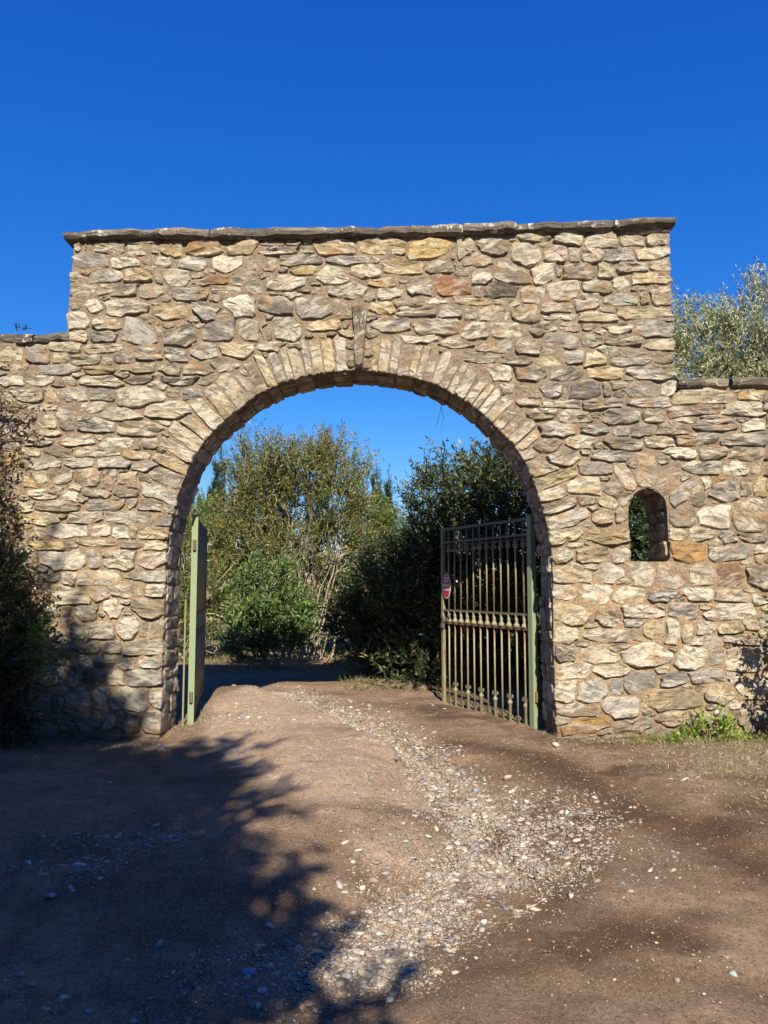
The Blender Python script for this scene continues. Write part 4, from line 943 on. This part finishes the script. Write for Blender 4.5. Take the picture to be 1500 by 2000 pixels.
# right edge
plant('climbing_shrub', 'green climbing shrub at the right edge, arching against the wall and casting leafy shade', 'shrub', (W(1600,1470,8.0)[0], 7.9, -.05),
      [(*W(1560,1330,7.75),.2,.2,.28),(*W(1580,1260,7.7),.25,.2,.3),(*W(1620,1400,7.8),.4,.3,.4),(*W(1492,1375,8.0),.05,.05,.12)],
      330, .22, 11, .05, .034, MID+[(.12,.2,.04,1)], None, up=.2, nstem=10, sr=.010, conn=160, twig_r=.003, stemname='stem', crown='leaves')
a = W(1385, 1462, 8.05)
plant('weed_clump', 'bright yellow green leafy weed clump at the foot of the right wall', 'plant', (a[0], 8.1, hz(a[0], 8.1)),
      [(*W(1350,1450,8.1),.11,.10,.11),(*W(1392,1428,8.1),.16,.12,.19),(*W(1432,1440,8.1),.11,.10,.14),(*W(1325,1462,8.05),.07,.08,.06)], 170, .12, 9, .038, .025, [(.24,.34,.06,3),(.16,.25,.05,2),(.3,.36,.1,1)], None, up=.9, nstem=8, sr=.004, conn=60, twig_r=.002, zmin=-.1, stemname='stem', crown='leaves')
a = W(1358, 1412, 8.2)
plant('grey_weed', 'thin grey green weed standing against the right wall, left of the bright clump', 'plant', (a[0], 8.25, hz(a[0], 8.25)),
      [(*W(1352,1425,8.25),.05,.05,.13)], 26, .14, 8, .025, .012, [(.18,.2,.12,2),(.13,.15,.08,2)], None, up=1.4, nstem=5, sr=.003, conn=20, twig_r=.002, zmin=-.1, stemname='stem', crown='leaves')
a = W(1070, 1385, 8.9)
plant('jamb_weed', 'small dark green weed growing between the gate post and the right jamb', 'plant', (a[0]+.05, 9.35, 0),
      [(a[0]+.05, 9.35, .22, .13, .12, .2)], 90, .14, 9, .04, .018, MID, None, up=1.1, nstem=5, sr=.004, conn=30, twig_r=.002, zmin=-.1, stemname='stem', crown='leaves')
a = W(34, 640, 8.7)
plant('coping_twig', 'tiny dark twig sticking up over the left wall coping', 'plant', (a[0], 8.75, a[2]-.10),
      [(a[0]-.03, 8.75, a[2]-.02, .08, .05, .03)], 16, .09, 7, .022, .014, [(.05,.07,.03,1)], None, up=.7, nstem=3, sr=.003, conn=0, twig_r=.002, zmin=-1, stemname='stem', crown='leaves')
mb = MB(); a = Vector(W(866, 765, 8.85)); b = Vector(W(852, 835, 8.85)); c = Vector(W(862, 838, 8.85))
mb.tube([a, a.lerp(b, .5)+Vector((.012, 0, 0)), b], [.003, .0025, .0015], 4); mb.tube([a.lerp(b, .35), a.lerp(c, .7)+Vector((.02, 0, 0)), c], [.0022, .002, .0012], 4)
tag(mb.build('dangling_root', M['dbark']), 'thin dry root dangling from the arch soffit against the sky', 'root')

# grasses, litter
def blades(name, label, spots, hgt, wd, pal, lean=.5):
    P = np.array(spots); n = len(P); z = height(P[:, 0], P[:, 1])
    pos = np.c_[P, z-.004]; D = np.c_[rng.normal(0, lean, (n, 2)), np.abs(rng.normal(.7, .4, n))]
    V, Fa, Cc = leaf_geo(pos, D, hgt*rng.uniform(.4, 1.4, n), wd, pick(pal, n, .3), .3)
    tag(link(bpy.data.objects.new(name, np_mesh(name, V, Fa, M['blade'], Cc))), label, 'grass', kind='stuff')
sp = []
while len(sp) < 22000:
    x, y = rng.uniform(1.7, 6.5), rng.uniform(4.2, 8.38)
    g = float(np.clip((x-2.2+.5*fbm(x, y, 60))/1.2, 0, 1)*np.clip((y-5.0+.6*fbm(x*1.4, y*1.4, 61))/1.0, 0, 1))
    g = max(g, .45*(y > 7.7))
    if rng.random() < g*(.4+.6*(vnoise(x*3, y*3, 77)+.5)): sp.append((x, y))
blades('dry_grass', 'matted dry straw coloured grass and litter on the right verge', sp, .05, .0055, [(.40,.32,.22,3),(.27,.20,.14,4),(.50,.42,.31,1),(.20,.20,.09,1)], 1.3)
sp = [(rng.normal(a, .22), min(rng.normal(8.12, .12), 8.37)) for a in (2.7, 2.95, 3.2, 3.6, 3.9, 4.3) for k in range(230)]
blades('green_grass', 'short green grass along the foot of the right wall', sp, .075, .006, [(.14,.19,.05,3),(.22,.26,.08,2),(.30,.27,.13,2)], .5)
sp = [(rng.uniform(-5.5, 7), rng.uniform(11.9, 20)) for k in range(26000)]
sp = [p for p in sp if p[0] > -.6+.5*vnoise(p[1]*2, 3, 2) - .12*(p[1]-12) or (p[1] > 15.6 and p[0] < -3.0)]
blades('rough_grass', 'rough grass, dead twigs and litter on the bank under the shrubs', sp, .13, .011, [(.16,.17,.07,3),(.30,.25,.16,3),(.10,.13,.04,2)], .6)
sp = [(rng.uniform(-3.9, -2.3), rng.uniform(7.6, 8.35)) for k in range(700)]+[(rng.normal(-2.25, .12), rng.uniform(8.3, 9.6)) for k in range(250)]+[(rng.normal(1.9, .2), rng.uniform(8.3, 9.4)) for k in range(350)]
blades('wall_foot_grass', 'sparse dead grass at the foot of the left wall and the arch jambs', sp, .06, .006, [(.28,.23,.15,3),(.15,.16,.06,1)], .8)
n = 1700; xs_ = rng.uniform(-1.5, 6, n); ys_ = rng.uniform(2.4, 8.2, n)
pos = np.c_[xs_, ys_, height(xs_, ys_)+.006]; V, Fa, Cc = leaf_geo(pos, np.c_[rng.normal(size=(n, 2)), rng.normal(0, .12, n)], .022, .011, pick([(.40,.22,.10,1),(.30,.20,.12,2),(.45,.36,.2,1)], n), .2)
tag(link(bpy.data.objects.new('fallen_leaves', np_mesh('fallen_leaves', V, Fa, M['dry'], Cc))), 'small fallen leaves scattered over the dirt track', 'leaves', kind='stuff')
n = 1500; xs_ = rng.uniform(-3.5, 6, n); ys_ = 2.4+6*rng.random(n)**.7
pos = np.c_[xs_, ys_, height(xs_, ys_)+.004]; V, Fa, Cc = leaf_geo(pos, np.c_[rng.normal(size=(n, 2)), rng.normal(0, .06, n)], .05*rng.uniform(.4, 1.5, n), .004, pick([(.16,.10,.06,2),(.30,.22,.14,1),(.10,.07,.045,2)], n), .1)
tag(link(bpy.data.objects.new('twig_litter', np_mesh('twig_litter', V, Fa, M['dry'], Cc))), 'thin brown twigs and stalks strewn over the dirt track', 'twigs', kind='stuff')
# dead branches on the bank below the dark shrub
for k, (px, py, ln, lab) in enumerate(((700,1325,.7,'bare grey branch lying on the bank below the dark arching shrub'),(800,1318,.8,'bare forked branch lying on the bank left of the gate leaf'))):
    x, y, _ = G(px, py); mb = MB(); pts = []
    for m in range(7): pts.append((ln*(m/6-.5), .15*math.sin(m*1.3), .05+.05*m+.02*math.sin(m*2)))
    mb.tube(pts, [.012*(1-.1*m) for m in range(7)], 5)
    mb.tube([pts[2], (pts[2][0]+.15, .1, .25), (pts[2][0]+.32, .12, .32)], [.008, .006, .003], 4)
    mb.tube([pts[4], (pts[4][0]+.1, -.12, .28), (pts[4][0]+.2, -.2, .42)], [.007, .005, .003], 4)
    o = mb.build('dead_branch', M['bark'], smooth=True); o.location = (x, y, hz(x, y)); o.rotation_euler = (0, 0, .4-.9*k)
    tag(o, lab, 'branch', 'dead branches on the bank')

# ------------------------------------------------------------------ wrought iron gate leaves
GL = 2.06; GH = 2.49; NB = 12
def torus(mb, c, r, t, n=10, k=4, a0=0, a1=2*math.pi):
    pts = [(c[0]+r*math.cos(a0+(a1-a0)*i/n), c[1], c[2]+r*math.sin(a0+(a1-a0)*i/n)) for i in range(n+1)]
    mb.tube(pts, t, k)
def lathe(prof, n=8):
    mb = MB(); v = []; f = []
    for r, z in prof:
        for k in range(n): v.append((r*math.cos(2*math.pi*k/n), r*math.sin(2*math.pi*k/n), z))
    for i in range(len(prof)-1):
        for k in range(n): f.append((i*n+k, i*n+(k+1) % n, (i+1)*n+(k+1) % n, (i+1)*n+k))
    mb.add(v, f); return mb
def part(name, me, root, loc=(0, 0, 0), label=None):
    o = link(bpy.data.objects.new(name, me), root); o.location = loc
    if label: o['label'] = label
    return o
mb = MB(); mb.box(-.04, .04, -.035, .035, -.10, GH+.03); post_me = mb.mesh('hinge_post', M['post'])
mb = MB(); mb.box(-.024, .024, -.02, .02, .0, GH); stile_me = mb.mesh('stile', M['bar'])
mb = MB(); mb.tube([(0, 0, .03), (0, 0, 1.17)], .0115, 8); mb.tube([(0, 0, 1.35), (0, 0, GH-.02)], .0115, 8); bar_me = mb.mesh('bar', M['bar'], True)
def rail_me(h, d_): mb = MB(); mb.box(.04, GL-.024, -d_, d_, -h/2, h/2); return mb.mesh('rail', M['rail'])
rA, rB = rail_me(.026, .016), rail_me(.034, .018)
bal_me = lathe([(.012, 0), (.042, .006), (.036, .03), (.016, .065), (.024, .09), (.024, .10), (.016, .115), (.022, .15), (.012, .155)]).mesh('baluster', M['bar'], True)
slv_me = lathe([(.012, .02), (.022, .03), (.022, .24), (.030, .25), (.030, .275), (.016, .285), (.0116, .30)]).mesh('sleeve', M['bar'], True)
mb = MB()
for s_ in (-1, 1):
    torus(mb, (s_*.040, 0, .335), .020, .0065, 10, 5)
    mb.tube([(s_*.018, 0, .27), (s_*.026, 0, .31), (s_*.022, 0, .335)], .006, 5)
scr_hi = mb.mesh('scroll', M['bar'], True)
mb = MB()
for s_ in (-1, 1):
    torus(mb, (s_*.036, 0, .115), .018, .0055, 9, 5); mb.tube([(s_*.014, 0, .15), (s_*.02, 0, .08), (s_*.05, 0, .05), (s_*.07, 0, .035)], .0055, 5)
scr_lo = mb.mesh('scroll', M['bar'], True)
def leaf(base, direction, lab, length_sx=1.0):
    rz = math.atan2(direction[1], direction[0])
    root = empty('gate_leaf', base, rz); tag(root, lab, 'gate', 'open leaves of the iron gate')
    part('hinge_post', post_me, root); part('stile', stile_me, root, (GL, 0, 0))
    for z, me in ((.03, rB), (1.175, rB), (1.345, rA), (GH-.015, rB), (GH-.20, rA)): part('rail', me, root, (0, 0, z))
    for k in range(1, NB+1):
        x = .0+GL*k/(NB+1)
        part('bar', bar_me, root, (x, 0, 0)); part('baluster', bal_me, root, (x, 0, 1.185))
        if k % 2: part('sleeve', slv_me, root, (x, 0, .02)); part('scroll', scr_hi, root, (x, 0, .02))
        part('scroll', scr_lo, root, (x, 0, 0))
        o = part('top_scroll', scr_lo, root, (x, 0, GH-.20)); o.scale = (1, 1, -1)
    for z in (.35, 2.1):
        h = lathe([(.020, 0), (.020, .12)], 8).mesh('hinge', M['rail']); part('hinge', h, root, (-.055, 0, z))
    return root
pr = W(1044, 1430, 9.06); gate_z = -.08
LR = leaf((pr[0], 9.06, gate_z), (-.484, 1.0), 'right gate leaf swung back open, sunlit green and rusty bars')
plf = W(372, 1430, 9.06)
LLf = leaf((plf[0], 9.06, gate_z), (-.168, 1.0), 'left gate leaf swung back and seen nearly edge on, its bars dark in shade')
LLf.children[0].scale = (1.25, 1.2, 1)
# drop rod beside the left leaf, small plate on its far stile
rd = W(355, 1430, 8.95)
mb = MB(); mb.tube([(0, 0, -.1), (0, 0, 1.45)], .011, 6); o = mb.build('ground_stake', M['bar']); o.location = (rd[0], 8.98, 0)
tag(o, 'thin upright iron rod in the ground left of the left gate post', 'rod')
mb = MB(); mb.box(-.03, .03, -.034, -.022, -.1, .1); o = mb.build('plate', M['white'], LLf); o.location = (GL-.02, 0, 1.75); o['label'] = 'small pale metal plate'
# lock chain and padlock on the right leaf's far stile
d_ = Vector((-.484, 1, 0)).normalized(); nrm = Vector((-d_.y, d_.x, 0)); nrm = -nrm if nrm.y > 0 else nrm      # towards the viewer
def onleaf(s_, z, off): return Vector((pr[0], 9.06, gate_z))+d_*s_+nrm*off+Vector((0, 0, z))
chn = empty('lock_chain', onleaf(GL-.02, 1.27, .03), math.atan2(d_.y, d_.x)); tag(chn, 'rusty chain with padlock looped round the free edge of the right gate leaf', 'chain')
yside = -1
mb = MB()
for k in range(9):
    a = k/8*math.pi; mb2c = (-.10+.11*math.cos(a), .01 if k % 2 else .0, .02-.07*math.sin(a))
    torus(mb, mb2c, .016, .0045, 8, 4)
mb.build('chain_link', M['chain'], chn, True)
mb = MB(); mb.box(-.035, .02, -.015, .015, -.17, -.11); torus(mb, (-.0075, 0, -.11), .018, .004, 8, 4, 0, math.pi); mb.build('padlock', M['chain'], chn)

# oval warning sign hanging on the right leaf
sg = empty('warning_sign', onleaf(GL-.15, 1.68, .03), math.atan2(d_.y, d_.x)); tag(sg, 'small oval red sign with white border and lettering wired to the right gate leaf', 'sign')
def local_y(): # which local y faces the viewer
    v = Vector((-math.sin(sg.rotation_euler.z), math.cos(sg.rotation_euler.z), 0)); return 1 if v.dot(nrm) > 0 else -1
fy = local_y()
def oval(a, b, y0, y1, name, m):
    mb = MB(); n = 32; v = []
    for y in (y0, y1): v += [(a*math.cos(2*math.pi*k/n), y, b*math.sin(2*math.pi*k/n)) for k in range(n)]
    f = [(k, (k+1) % n, n+(k+1) % n, n+k) for k in range(n)]+[tuple(range(n)), tuple(range(n, 2*n))[::-1]]
    mb.add(v, f); return mb.build(name, m, sg)
oval(.108, .172, 0, fy*.004, 'border', M['white']); oval(.096, .160, fy*.004, fy*.0065, 'panel', M['red'])
dg = bpy.context.evaluated_depsgraph_get()
for txt, z, size_ in (('PROPRIETE', .098, .030), ('PRIVEE', .055, .032), ('DEFENSE', -.005, .046), ("D'ENTRER", -.062, .034)):
    cu = bpy.data.curves.new('lettering', 'FONT'); cu.body = txt; cu.size = size_; cu.align_x = 'CENTER'; cu.extrude = .0008; cu.offset = .0012
    to = bpy.data.objects.new('lettering_src', cu); COL.objects.link(to); dg.update()
    me = bpy.data.meshes.new_from_object(to.evaluated_get(bpy.context.evaluated_depsgraph_get())); bpy.data.objects.remove(to)
    me.materials.clear(); me.materials.append(M['white'])
    o = link(bpy.data.objects.new('lettering', me), sg); o.location = (0, fy*.0078, z)
    o.rotation_euler = (math.pi/2, 0, 0) if fy < 0 else (math.pi/2, 0, math.pi)
mb = MB(); mb.tube([(0, fy*.002, .17), (.01, fy*.004, .19), (.045, 0, .195), (.05, -fy*.03, .19)], .0022, 4); mb.build('wire', M['chain'], sg)
